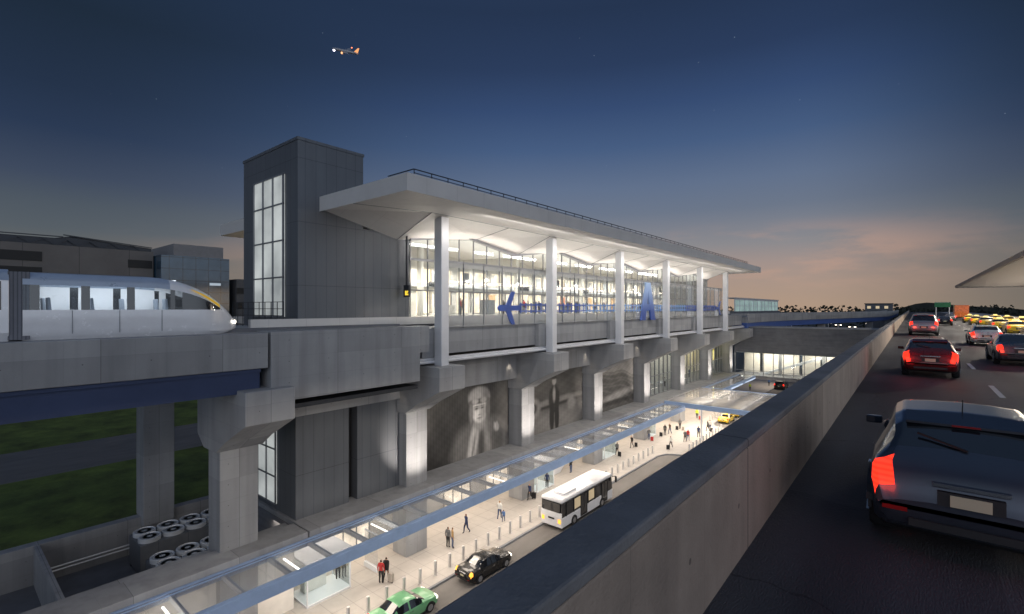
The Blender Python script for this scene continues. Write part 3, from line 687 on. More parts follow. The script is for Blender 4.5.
for (px,py,x,y,w,dp,h,lab) in far:
    t=thing('far_building',lab,'building',(x,y,0),'small buildings on the horizon')
    MB().box(x-w/2,x+w/2,y,y+dp,-.6,h).build('wall', M['concrete_dark'], t); MB().box(x-w/2-.3,x+w/2+.3,y-.3,y+dp+.3,h,h+.5).build('roof', M['dark_metal'], t)
    for k in range(3): MB().box(x-w/2+1+k*w/3.2,x-w/2+2.6+k*w/3.2,y-.06,y,h-2.4,h-1).build('window', emat('far_window',(1,.8,.5),.5), t)
# far car park beyond the bridge with lamps
g=MB(); g.box(-60,-3,150,320,-.59,-.1); struct('car_park', g, M['asphalt_low'])
t=thing('white_dome','white dome tent on the far car park past the footbridge','tent',(-32,190,0))
MB().lathe([(7,-.1),(6.9,6),(6.2,9.5),(4.6,11.5),(2.4,12.7),(.1,13.1)],24,c=(-32,190,0)).build('dome', M['white'], t, smooth=True)
MB().lathe([(.12,13),(.1,14.5)],8,c=(-32,190,0)).build('finial', M['steel'], t)
lamp=None
spots=[(-42,170),(-24,175),(-38,215),(-22,225),(-16,205),(-28,250),(-14,255)]
for i,(x,y) in enumerate(spots):
    if lamp is None:
        lamp=thing('street_lamp','tall lamp post with lit head on the far car park','street lamp',(0,0,0),'lamp posts of the far car park')
        MB().tube((0,0,-.1),(0,0,13),.1,8,.07).build('post', M['steel'], lamp); MB().box(-.9,.9,-.15,.15,13,13.15).build('arm', M['steel'], lamp)
        for s_ in (-.8,.8): MB().box(s_-.3,s_+.3,-.2,.2,12.85,12.99).build('lamp_head', M['lampwhite'], lamp)
        o=lamp
    else: o=dup(lamp)
    o.location=(x,y,0)

# ------------------------------------------------------------------ vehicles
def interp(tab, t):
    for (a,va),(b_,vb) in zip(tab,tab[1:]):
        if t<=b_:
            f_=(t-a)/(b_-a); return va+(vb-va)*f_
    return tab[-1][1]
def smoothtab(tab, t, h=.012):
    return sum(interp(tab,max(0,min(1,t+k*h))) for k in (-1,-.5,0,.5,1))/5
STY={
 'hatch':dict(L=4.1,W=.88,top=[(0,.60),(.012,.80),(.03,.97),(.05,1.06),(.075,1.14),(.16,1.40),(.25,1.475),(.45,1.485),(.55,1.42),(.73,1.0),(.86,.9),(.95,.78),(.985,.66),(1,.52)],
   belt=[(0,.98),(.3,.96),(.7,.90),(1,.8)],win=[(.17,.40),(.425,.66)],ws=(.555,.715),rw=(.082,.165)),
 'sedan':dict(L=4.7,W=.90,top=[(0,.60),(.01,.82),(.03,.98),(.06,1.03),(.16,1.06),(.20,1.10),(.32,1.40),(.40,1.445),(.52,1.44),(.59,1.37),(.73,1.0),(.86,.92),(.95,.8),(.985,.68),(1,.52)],
   belt=[(0,.98),(.3,.95),(.7,.89),(1,.8)],win=[(.27,.45),(.47,.67)],ws=(.59,.72),rw=(.205,.315)),
 'suv':dict(L=4.9,W=.98,top=[(0,.70),(.01,.95),(.025,1.15),(.04,1.22),(.09,1.70),(.14,1.80),(.50,1.82),(.57,1.74),(.70,1.2),(.86,1.12),(.95,1.0),(.985,.8),(1,.6)],
   belt=[(0,1.18),(.3,1.15),(.7,1.08),(1,.95)],win=[(.11,.30),(.32,.48),(.50,.66)],ws=(.575,.695),rw=(.045,.092)),
 'van':dict(L=5.4,W=1.0,top=[(0,.75),(.008,1.1),(.02,1.3),(.05,2.25),(.09,2.36),(.62,2.36),(.70,2.2),(.83,1.3),(.92,1.2),(.97,1.0),(.99,.8),(1,.6)],
   belt=[(0,1.28),(.3,1.25),(.7,1.2),(1,1.0)],win=[(.08,.28),(.31,.50),(.62,.76)],ws=(.70,.825),rw=(.022,.05)),
}
carpaint={}
def paint(name,col,rough=.28,metal=.3):
    if name not in carpaint: carpaint[name]=mat('car_paint_'+name,col,rough,metal,var=.05,scale=2,coat=.6)
    return carpaint[name]
def make_car(style,label,cat,pt,tailm='tail',lights=True,name='car',taxi=False,plate=True,antenna=False):
    sp=STY[style]; Lc=sp['L']; root=thing(name,label,cat)
    ts=sorted(set([0,.004,.008,.012,.018,.024,.03,.036,.043,.05,.058,.066,.074,.082,.09,.1]+[.1+.0125*i for i in range(1,69)]+[.955,.96,.966,.972,.978,.984,.99,.995,1]))
    segs=[2,2,4,4,2,7,4,6,4]
    def ring(t):
        top=smoothtab(sp['top'],t,.008); bl=smoothtab(sp['belt'],t); zb=interp([(0,.48),(.015,.34),(.05,.24),(.12,.2),(.9,.2),(.97,.24),(.99,.3),(1,.4)],t)
        w=sp['W']*interp([(0,.86),(.012,.91),(.04,.95),(.1,.98),(.25,1),(.75,1),(.88,.965),(.95,.89),(.98,.78),(1,.62)],t)
        gh=max(0,min(1,(top-bl-.04)/.3)); bl=min(bl,top-.05)
        wr=w*mix(.86,.70 if style!='van' else .86,gh)
        P=[(0,zb),(.84*w,zb),(.965*w,zb+.10),(w,mix(zb,bl,.62)),(.985*w,bl-.06),(.955*w,bl),(max(wr*1.03,wr),max(top-.075,bl+.005)),(wr*.9,top-.02),(wr*.5,top+.005),(0,top+.015)]
        out=[];sg=[]
        for k,(p,q_) in enumerate(zip(P,P[1:])):
            for i in range(segs[k]):
                f_=i/segs[k]; out.append((mix(p[0],q_[0],f_),mix(p[1],q_[1],f_))); sg.append(k+i/100)
        out.append(P[-1]); return out,sg
    rings=[]; 
    for t in ts:
        o_,sg=ring(t); full=[(x,z) for x,z in o_]+[(-x,z) for x,z in o_[-2:0:-1]]; rings.append(full)
    sgf=sg+sg[::-1]; n=len(rings[0]); wy=[-.30*Lc+.02,.305*Lc]; wr_=.345 if style in('suv','van') else .32
    parts={}
    def put(k,pts): parts.setdefault(k,MB()).q(*pts)
    def V(j,i): x,z=rings[j][i%n]; return Vector((x,(ts[j]-.5)*Lc,z))
    for j in range(len(ts)-1):
        tm=(ts[j]+ts[j+1])/2
        for i in range(n):
            pts=[V(j,i),V(j,i+1),V(j+1,i+1),V(j+1,i)]; c=sum(pts,Vector())/4; k=int(sgf[i]); sub=sgf[i]-k
            if abs(c.x)>.5 and any((c.y-y)**2+(c.z-wr_)**2<(wr_+.05)**2 for y in wy): continue
            key='body'
            if k==5 and any(a<tm<b_ for a,b_ in sp['win']) and rings[j][i%n][1]!=rings[j][(i+1)%n][1]: key='side_window#'+('a' if c.x<0 else 'b')+str([a<tm<b_ for a,b_ in sp['win']].index(True))
            elif k>=6 and sp['ws'][0]<tm<sp['ws'][1]: key='windscreen'
            elif k>=6 and sp['rw'][0]<tm<sp['rw'][1]: key='rear_window'
            elif .013<tm<(.058 if style!='suv' else .046) and (k in (4,5,6) or (k==3 and sub>.005)): key='tail_light#'+('a' if c.x<0 else 'b')
            elif tm>.925 and abs(c.x)>sp['W']*.48 and .60<c.z<.80+(.15 if style in('suv','van') else 0): key='headlight#'+('a' if c.x<0 else 'b')
            elif c.z<.3+.04*(style in('suv','van')): key='sill#'+('a' if c.x<0 else 'b')
            elif (tm<.035 or tm>.965) and c.z<.6: key='bumper#'+('a' if tm<.5 else 'b')
            put(key,pts)
    put('bumper#a',[V(0,i) for i in range(n)]); put('bumper#b',[V(len(ts)-1,i) for i in range(n)])
    mats={'body':pt,'side_window':M['carglass'],'windscreen':M['carglass'],'rear_window':M['carglass'],'sill':M['plastic'],'bumper':pt,'lamp_surround':M['lens']}
    for k,mb in parts.items():
        nm=k.split('#')[0]
        m=mats.get(nm) or (M[tailm] if 'tail' in k else M['head'] if lights else M['chrome'])
        o=mb.build(nm,m,root)
        bm=bmesh.new(); bm.from_mesh(o.data); bmesh.ops.remove_doubles(bm,verts=bm.verts,dist=.0005); bmesh.ops.recalc_face_normals(bm,faces=bm.faces); bm.to_mesh(o.data); bm.free()
        o.data.polygons.foreach_set('use_smooth',[True]*len(o.data.polygons)); o.data.set_sharp_from_angle(angle=math.radians(50))
    b=MB(); b.box(-sp['W']*.62,sp['W']*.62,-Lc*.42,Lc*.42,.24,.75)
    for y in wy: b.box(-sp['W']*.80,sp['W']*.80,y-.36,y+.36,.45,.78)
    b.build('underbody',M['black'],root)
    b=MB()
    for y in wy:
        for s_ in (-1,1):
            N_=14
            for i in range(N_):
                a0,a1=PI*i/N_,PI*(i+1)/N_; rr=wr_+.055; x=s_*(sp['W']*.985)
                b.bar((x,y+rr*math.cos(a0),wr_+rr*math.sin(a0)),(x,y+rr*math.cos(a1),wr_+rr*math.sin(a1)),.07,.035)
    b.build('arch_trim',M['plastic'],root)
    for y in wy:
        for s_ in (-1,1):
            x=s_*(sp['W']-.11)
            wl=MB().lathe([(wr_*.6,-.1),(wr_*.93,-.11),(wr_,-.07),(wr_,.07),(wr_*.93,.11),(wr_*.6,.1)],24,'x',(x,y,wr_)).build('wheel',M['rubber'],root,smooth=True)
            r_=MB(); r_.lathe([(wr_*.64,.09),(wr_*.64,.112),(wr_*.55,.112)],20,'x',(x,y,wr_)) if s_>0 else r_.lathe([(wr_*.64,-.09),(wr_*.64,-.112),(wr_*.55,-.112)],20,'x',(x,y,wr_))
            for k in range(5):
                an=k*2*PI/5; r_.bar((x+s_*.115,y,wr_),(x+s_*.115,y+wr_*.6*math.cos(an),wr_+wr_*.6*math.sin(an)),.06,.03)
            r_.build('rim',M['rim'],wl)
    # mirrors, plate, handles, wipers
    ym=(sp['ws'][1]-.5-.05)*Lc; bz=interp(sp['belt'],.66)
    for s_ in (-1,1):
        mr_=MB(); x=s_*(sp['W']+.1); mr_.prism([(s_*sp['W']*.94,ym+.02),(x+s_*.05,ym+.0),(x+s_*.06,ym-.07),(x-s_*.06,ym-.09),(s_*sp['W']*.94,ym-.05)],'z',bz+.03,bz+.145); mr_.build('mirror',pt,root,bevel=.02)
        hb=MB()
        for a,b_ in sp['win'][:2]: hb.box(s_*(sp['W']*.985),s_*(sp['W']*.985+.03),(a-.5+.01)*Lc,(a-.5+.045)*Lc,bz-.14,bz-.11)
        hb.build('door_handle',M['chrome'],root)
    db=MB()
    for a,b_ in sp['win'][:2]:
        for tt in (a-.005,):
            for s_ in(-1,1): db.box(s_*(sp['W']*.995),s_*(sp['W']+.002),(tt-.5)*Lc,(tt-.5)*Lc+.012,.34,bz-.08)
    db.build('door_seam',M['black'],root)
    if plate:
        zr=.80 if style in('hatch','suv') else .78; 
        yr=-Lc/2+Lc*.010
        p_=MB().box(-.26,.26,-Lc/2-.012,-Lc/2+.06,zr-.16,zr-.01).build('plate_recess',M['plastic'],root)
        MB().box(-.16,.16,-Lc/2-.022,-Lc/2-.013,zr-.15,zr-.03).build('licence_plate',M['plate'],p_)
    MB().box(-.30,.30,-Lc/2-.02,-Lc/2+.05,.84,.875).build('boot_handle',M['chrome'],root)
    for s_ in (-1,1): MB().box(s_*.62-.11,s_*.62+.11,-Lc/2-.008,-Lc/2+.05,.50,.545).build('reflector',M['lens'],root)
    b=MB(); b.box(-.5,.5,-Lc/2-.005,-Lc/2+.05,.36,.44); b.build('bumper_grille',M['plastic'],root)
    b=MB(); b.box(-.45,.45,Lc/2-.04,Lc/2+.012,.42,.56); b.build('front_grille',M['plastic'],root)
    zt=interp(sp['top'],.4)
    if antenna:
        MB().tube((0,(.27-.5)*Lc,interp(sp['top'],.27)),(0,(.25-.5)*Lc,interp(sp['top'],.27)+.17),.008,6,.004).build('antenna',M['plastic'],root)
    if style in('hatch','suv'):
        t0=sp['rw'][1]; zz=interp(sp['top'],t0+.01)
        MB().prism([((t0-.5)*Lc-.10,zz+.0),((t0-.5)*Lc+.22,zz+.075),((t0-.5)*Lc+.22,zz+.02),((t0-.5)*Lc-.08,zz-.03)],'x',-sp['W']*.60,sp['W']*.60).build('spoiler',pt,root)
        MB().box(-.12,.12,(t0-.5)*Lc-.115,(t0-.5)*Lc-.1,zz-.02,zz+.0).build('brake_light',M['lens'],root)
        q=MB(); ta=sp['rw'][0]; q.bar((.0,(ta-.5)*Lc-.02,interp(sp['top'],ta)+.02),(-.42,(ta-.5+.035)*Lc-.03,interp(sp['top'],ta+.035)+.03),.025,.02); q.build('wiper',M['plastic'],root)
    if taxi:
        r_=MB().prism([(-.3,zt+.02),(.3,zt+.02),(.22,zt+.2),(-.22,zt+.2)],'y',-.12,.08).build('roof_sign',emat('taxi_roof_lamp',(1,.8,.3),1.2),root,bevel=.02)
    return root
def place(o,x,y,z,rz=0,sc=1):
    o.location=(x,y,z); o.rotation_euler=(0,0,rz)
    if sc!=1: o.scale=(sc,sc,sc)
    return o
def recolor(o,pt):
    for ch in o.children:
        if ch.name.split('.')[0] in('body','bumper','mirror','spoiler') and ch.type=='MESH':
            ch.material_slots[0].link='OBJECT'; ch.material_slots[0].material=pt
ZR=16.752
navy=paint('navy',(.06,.072,.095),.2,.5)
near=make_car('hatch','dark blue hatchback with lit red tail lamp, nearest on the upper road','car',navy,'tail_near',name='car',antenna=True)
place(near,.47,8.95,ZR)
red=dup(near); recolor(red,paint('red',(.12,.012,.012))); red['label']='dark red hatchback with lit tail lamps ahead of nearest car'; place(red,.55,25.0+2.05,ZR)
van=make_car('suv','silver grey tall car ahead of the red hatchback','car',paint('silver',(.30,.31,.33),.3,.6),'tail',name='car'); place(van,.9,66,ZR,0,1.18)
mint=dup(near); recolor(mint,paint('pale_mint',(.62,.70,.64))); mint['label']='pale mint white hatchback in the middle lane'; place(mint,4.15,50.5,ZR)
grey=make_car('sedan','dark grey saloon at the right edge in the middle lane','car',paint('grey',(.09,.10,.11)),'tail',name='car'); place(grey,4.0,35,ZR)
blk=dup(grey); recolor(blk,paint('black',(.008,.008,.009))); blk['label']='black saloon far ahead beside the silver car'; place(blk,4.0,104,ZR)
b2=dup(grey); recolor(b2,paint('silver',(.3,.31,.33))); b2['label']='small silver saloon far along the upper road, past the black saloon'; place(b2,6.4,142,ZR)
ylw=paint('taxi_yellow',(.78,.53,.02),.3,.0)
tx=make_car('sedan','yellow taxi','taxi',ylw,'tail',name='taxi',taxi=True)
tl=[(8.2,60,'yellow taxi nearest the right edge of the taxi rank on the upper road'),(8.2,71,'second yellow taxi of the inner taxi rank row'),(8.3,84,'third yellow taxi of the inner taxi rank row'),(8.2,97,'fourth yellow taxi of the inner taxi rank row'),
 (8.2,110,'fifth yellow taxi of the inner taxi rank row'),(8.3,124,'farthest yellow taxi of the inner taxi rank row'),
 (11.4,82,'nearest yellow taxi of the outer rank row by the kerb'),(11.4,94,'second yellow taxi of the outer rank row by the kerb'),(11.4,107,'third yellow taxi of the outer rank row by the kerb'),(11.4,121,'farthest yellow taxi of the outer rank row by the kerb')]
for i,(x,y,lab) in enumerate(tl):
    o=tx if i==0 else dup(tx); o['label']=lab; o['group']='yellow taxis queueing on the upper road'; place(o,x,y,ZR,R.uniform(-.03,.03))
for x,y,lab in ((-24.75,88.2,'yellow taxi on the lower road under the crossing canopy'),(-24.7,94.5,'second yellow taxi on the lower road behind the crossing canopy')):
    o=dup(tx); o['label']=lab; o['group']='yellow taxis on the lower road'; place(o,x,y,-.15)
grn=make_car('sedan','mint green saloon at the kerb of the lower road','car',paint('mint_green',(.15,.42,.20),.3,.1),'tail',name='car'); place(grn,-24.85,19.3,-.15,0,1.0)
bs=dup(grn); recolor(bs,paint('black',(.008,.008,.009))); bs['label']='black saloon with amber rear lamps on the lower road by the bollards'; place(bs,-24.6,26.6,-.15,-.02)
for ch in bs.children:
    if ch.name.startswith('tail_light'): ch.material_slots[0].link='OBJECT'; ch.material_slots[0].material=M['amber']
su=dup(van); recolor(su,paint('black',(.008,.008,.009))); su['label']='black tall car on the lower road beyond the footbridge'; place(su,-24.6,133,-.15)
for i,(x,y) in enumerate(((-33,205),(-29,206),(-25,205),(-20,235),(-16,236),(-24,262),(-28,262))):
    o=dup(grey); recolor(o,[paint('silver',(.3,.31,.33)),paint('pale_mint',(.62,.70,.64)),paint('black',(.008,.008,.009))][i%3]); o['label']='parked car on the far car park beyond the footbridge'; o['group']='cars on the far car park'; place(o,x,y,-.1,PI/2*(i%2))
# orange truck + green sign far on the upper road
t=thing('box_truck','small orange box truck far along the upper road','truck',(8.5,150,ZR))
MB().box(7.4,9.8,148,153,ZR+.7,ZR+3.4).build('cargo_box',paint('orange',(.75,.16,.02)),t,bevel=.05); MB().box(7.5,9.7,153.1,154.8,ZR+.5,ZR+2.4).build('cab',paint('orange',(.75,.16,.02)),t,bevel=.15)
for x in (7.7,9.5):
    for y in (149,153.8): MB().lathe([(.45,-.15),(.45,.15)],16,'x',(x,y,ZR+.45)).build('wheel',M['rubber'],t)
    MB().box(x-.12,x+.12,147.95,148,ZR+.8,ZR+1.0).build('tail_light',M['tail'],t)
t=thing('road_sign','green highway sign board on posts far along the upper road','sign',(2,170,ZR))
MB().box(4.6,7.8,170,170.15,ZR+3.0,ZR+4.3).build('board',mat('sign_green',(.02,.20,.09),.5),t); 
MB().box(4.7,7.7,169.97,169.995,ZR+4.18,ZR+4.24).build('border',M['white'],t)
for x in (4.9,7.5): MB().tube((x,170.2,ZR),(x,170.2,ZR+4.2),.1).build('post',M['steel'],t)
# shuttle bus
def bus():
    t=thing('shuttle_bus','white shuttle bus with black window band stopped at the kerb','bus',(-25,41,-.15))
    x0,x1,y0,y1,z=-25.85,-23.6,35.4,44.7,-.15
    MB().prism([(y0,z+.32),(y1,z+.32),(y1,z+1.2),(y0,z+1.2)],'x',x0,x1).build('body',M['white'],t,bevel=.06)
    MB().prism([(y0+.05,z+1.2),(y1-.02,z+1.2),(y1-.2,z+2.45),(y0+.1,z+2.45)],'x',x0+.03,x1-.03).build('window_band',M['carglass'],t)
    MB().box(x0-.01,x1+.01,y0+.0,y1-.1,z+2.45,z+2.78).build('roof',M['white'],t,bevel=.12)
    MB().box(x0+.5,x1-.5,y0+1.2,y0+3.2,z+2.78,z+2.95).build('roof_unit',M['white'],t,bevel=.05)
    MB().box(x0+.02,x1-.02,y0-.03,y0+.06,z+1.15,z+1.62).build('rear_panel',M['white'],t,bevel=.02)
    MB().box(x0+.2,x1-.2,y0-.035,y0+.02,z+1.62,z+2.4).build('rear_window',M['carglass'],t)
    MB().box(x0+.8,x1-.8,y0-.04,y0-.01,z+.95,z+1.08).build('rear_grille',M['black'],t)
    for x in (x0+.12,x1-.38): MB().box(x,x+.26,y0-.05,y0-.01,z+.72,z+1.05).build('tail_light',M['amber'],t)
    for k in range(7):
        y=y0+.7+k*1.25
        for s_,x in ((1,x1),(-1,x0)): MB().box(x-.028,x+.012,y,y+.1,z+1.2,z+2.45).build('pillar',M['black'],t)
    for y in (y0+3.1,y0+7.0):
        d=MB().box(x1-.02,x1+.02,y,y+1.2,z+.4,z+2.4).build('door',M['black'],t); MB().box(x1+.02,x1+.025,y+.1,y+.54,z+.6,z+2.3).build('door_glass',M['warmwin'] if 0 else M['carglass'],d); MB().box(x1+.02,x1+.025,y+.66,y+1.1,z+.6,z+2.3).build('door_glass',M['carglass'],d)
    for k in range(5):
        MB().box(x1-.03,x1-.02+.012,y0+.85+k*1.25,y0+1.85+k*1.25,z+1.4,z+2.3).build('side_window',emat('bus_window_dim',(1,.8,.5),.25) if k%2 else M['carglass'],t)
    for s_ in (-1,1):
        x=x0 if s_<0 else x1
        q=MB(); q.bar((x,y1-.2,z+2.5),(x+s_*.35,y1+.1,z+2.5),.05,.05); q.box(x+s_*.25,x+s_*.42,y1+.02,y1+.12,z+1.9,z+2.5); q.build('mirror',M['plastic'],t)
        for y in (y0+2.0,y1-2.2):
            w_=MB().lathe([(.3,-.13),(.46,-.13),(.46,.13),(.3,.13)],20,'x',(x-s_*.08,y,z+.46)).build('wheel',M['rubber'],t,smooth=True)
            MB().lathe([(.27,s_*.1),(.22,s_*.14)],16,'x',(x-s_*.08,y,z+.46)).build('rim',M['rim'],w_)
    # fleet lettering stripes on the roof edge
    return t
bus()

# ------------------------------------------------------------------ monorail train
tr=thing('monorail_train','white streamlined monorail train with lit windows at the station entry','train',(-29.2,8,18.2))
CLS={'seat':mat('seat_cloth',(.26,.30,.36),.8)}
def train():
    xc=-29.25
    white=paint('train_white',(.82,.83,.86),.25,.1); silver=paint('train_roof',(.40,.47,.58),.3,.3)
    yy=[2.5]+[2.7+i*.1 for i in range(63)]+[8.9+.06*i for i in range(34)]+[10.9,10.94]
    def sec(y):
        u=max(0,(y-6.6)/4.35); 
        top=mix(21.05,18.75,max(0,u)**2.3) ; bot=18.12+max(0,(y-9.6)/1.35)**2*.28
        w=1.32*(1-max(0,(y-8.6)/2.36)**2.6*.80)
        top=max(top,bot+.3)
        H=top-bot
        P=[(0,bot),(.80*w,bot),(.97*w,bot+.10*H),(w,bot+.30*H),(w,19.42 if H>1.6 else bot+.46*H),(.985*w,bot+H*.80),(.93*w,bot+.90*H),(.74*w,bot+.975*H),(0,top)]
        cnt=[2,2,3,3,6,3,3,4]; out=[];sg=[]
        for k,(p,q_) in enumerate(zip(P,P[1:])):
            for i in range(cnt[k]): f_=i/cnt[k]; out.append((mix(p[0],q_[0],f_),mix(p[1],q_[1],f_))); sg.append(k)
        out.append(P[-1]); return out,sg
    parts={}; rg=[]
    for y in yy:
        o_,sg=sec(y); rg.append([(x,z) for x,z in o_]+[(-x,z) for x,z in o_[-2:0:-1]])
    n=len(rg[0]); sf=sg+sg[::-1]
    for j in range(len(yy)-1):
        ym=(yy[j]+yy[j+1])/2
        for i in range(n):
            k=sf[i]; key='body'
            # nose arch : white frame, glass behind it
            if k==4: 
                key='window_pillar#%d%s'%(int((ym-2.7)/1.62),'a' if i<n/2 else 'b')
                if ym>10.0: key='body'
                elif (ym-2.7)%1.62>.28 and ym<8.1: key='lit_window#%d%s'%(int((ym-2.7)/1.62),'a' if i<n/2 else 'b')
                elif ym>8.2: key='nose_window#'+('a' if i<n/2 else 'b')
            elif k in(5,6,7) and ym<7.6: key='roof'
            elif k>=7 and abs(rg[j][i][0])<.62 and 8.0<ym<10.2: key='windscreen'
            P=[Vector((xc+rg[a][b_%n][0],yy[a],rg[a][b_%n][1])) for a,b_ in ((j,i),(j,i+1),(j+1,i+1),(j+1,i))]
            parts.setdefault(key,MB()).q(*P)
    for e_ in (0,len(yy)-1): parts['body'].q(*[Vector((xc+x,yy[e_],z)) for x,z in rg[e_]])
    mt={'body':white,'window_pillar':M['carglass'],'lit_window':M['glass'],'nose_window':M['carglass'],'windscreen':M['carglass'],'roof':silver}
    for k,mb in parts.items():
        o=mb.build(k.split('#')[0],M['white'] if k.startswith('lit') and k[-1]=='b' else mt[k.split('#')[0]],tr)  # far-side panes are opaque white panels, added so the windows look bright
        bm=bmesh.new(); bm.from_mesh(o.data); bmesh.ops.remove_doubles(bm,verts=bm.verts,dist=.0005); bmesh.ops.recalc_face_normals(bm,faces=bm.faces); bm.to_mesh(o.data); bm.free()
        o.data.polygons.foreach_set('use_smooth',[True]*len(o.data.polygons)); o.data.set_sharp_from_angle(angle=math.radians(40))
    # yellow stripe on the nose arch
    for s_ in (1,):
        q=MB(); pts=[]
        for y in [8.5+.06*i for i in range(24)]:
            o_,_=sec(y); x,z=o_[19]; x2,z2=o_[16]; pts.append((Vector((xc+s_*(x+.012),y,z)),Vector((xc+s_*(mix(x,x2,.8)+.02),y,mix(z,z2,mix(.1,.95,(y-8.5)/1.44))))))
        for a,b_ in zip(pts,pts[1:]): q.q(a[0],a[1],b_[1],b_[0])
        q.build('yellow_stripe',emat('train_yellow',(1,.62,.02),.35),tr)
    MB().box(xc-1.15,xc+1.15,2.8,8.3,18.9,18.95).build('cabin_floor',M['dark_metal'],tr)
    MB().box(xc-.7,xc+.7,3.0,8.0,20.86,20.89).build('ceiling_light',emat('cabin_ceiling_light',(.85,.93,1),1.6),tr)
    for k in range(4):
        for s_ in (-.75,.75): MB().prism([(3.3+k*1.4,18.95),(3.8+k*1.4,18.95),(3.85+k*1.4,19.4),(3.4+k*1.4,19.42),(3.36+k*1.4,19.95),(3.26+k*1.4,19.95)],'x',xc+s_-.28,xc+s_+.28).build('seat',CLS['seat'],tr,bevel=.03)
    b=MB(); b.box(xc-1.0,xc+1.0,2.72,9.6,18.02,18.16); b.build('underframe',M['dark_metal'],tr)
    for k in range(3): MB().box(xc+1.318,xc+1.328,4.0+k*1.62,4.03+k*1.62,18.4,19.4).build('panel_seam',M['mullion'],tr)
    for s_ in (-.55,.55): MB().lathe([(.11,0),(.09,.06),(.01,.08)],14,'y',(xc+s_,10.78,18.75)).build('headlight',M['head'],tr)
    MB().box(xc-1.24,xc+1.24,2.08,2.72,18.2,20.98).build('gangway',mat('gangway_bellows',(.16,.17,.2),.7,seams=[(1,.12,.02,.6)]),tr)
    rc=MB().prism([(xc-1.32,18.5),(xc-1.1,18.12),(xc+1.1,18.12),(xc+1.32,18.5),(xc+1.32,20.6),(xc+1.2,20.9),(xc+.95,21.05),(xc-.95,21.05),(xc-1.2,20.9),(xc-1.32,20.6)],'y',-8,2.12).build('rear_car',white,tr,bevel=.03)
    MB().prism([(xc-1.33,20.62),(xc+1.33,20.62),(xc+1.21,20.92),(xc+.95,21.07),(xc-.95,21.07),(xc-1.21,20.92)],'y',-8,2.11).build('roof',silver,tr)
    wb=MB().box(xc+1.29,xc+1.325,-8,1.9,19.42,20.58).build('window_band',M['carglass'],tr)
    for k in range(5): MB().box(xc+1.326,xc+1.332,-7.5+k*1.85,-6.0+k*1.85,19.5,20.5).build('lit_window',M['trainwin'],tr)
train()

# ------------------------------------------------------------------ airliner in the sky
ap=thing('airliner','small airliner climbing in the dark sky with lit lamps','aeroplane')
b=MB(); b.lathe([(.1,-17),(.9,-15.5),(1.6,-13),(1.9,-9),(1.9,9),(1.5,14),(.5,18)],16,'y'); b.build('fuselage',paint('liner_grey',(.20,.21,.24),.4,.1),ap,smooth=True)
lg=paint('liner_grey',(.2,.2,.2))
for s_ in (-1,1):
    MB().hull([(s_*1.6,-4,-.5),(s_*1.6,3.5,-.5),(s_*16,7.5,1.2),(s_*16,5.6,1.2),(s_*1.6,-4,-.1),(s_*1.6,3.5,-.1),(s_*16,7.5,1.35),(s_*16,5.6,1.35)],[(0,1,2,3),(4,7,6,5),(0,4,5,1),(1,5,6,2),(2,6,7,3),(3,7,4,0)]).build('wing',lg,ap)
    MB().lathe([(.7,-3),(.95,-2.4),(.95,-.2),(.6,1.2)],14,'y',(s_*5.5,-.6,-1.5)).build('engine',lg,ap,smooth=True)
    MB().hull([(s_*.8,13,.5),(s_*.8,16,.5),(s_*6,17.5,1),(s_*6,16.3,1),(s_*.8,13,.7),(s_*.8,16,.7),(s_*6,17.5,1.1),(s_*6,16.3,1.1)],[(0,1,2,3),(4,7,6,5),(0,4,5,1),(1,5,6,2),(2,6,7,3),(3,7,4,0)]).build('tailplane',lg,ap)
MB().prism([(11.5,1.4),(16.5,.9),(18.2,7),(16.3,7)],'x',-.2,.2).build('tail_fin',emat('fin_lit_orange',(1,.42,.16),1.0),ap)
def sph(r,c): return MB().lathe([(r*.02,-r),(r*.7,-r*.7),(r,0),(r*.7,r*.7),(r*.02,r)],10,'z',c)
sph(1.5,(0,-14,-1.8)).build('landing_light',emat('landing_lamp',(.9,.85,1),6),ap)
sph(.9,(-16,6.6,1.3)).build('wing_light',emat('wing_lamp_red',(1,.2,.08),4),ap)
sph(1.5,(5.5,-3.2,-1.6)).build('engine_light',emat('engine_glow',(1,.5,.22),1.6),ap)
dd=430
u=(345-512)/F*dd; ap.location=(CS*u-SN*dd,SN*u+CS*dd,CAMZ+(308-51)/F*dd)
ap.rotation_euler=(math.radians(-8),math.radians(42),math.radians(-42)); ap.scale=(.66,.66,.66)

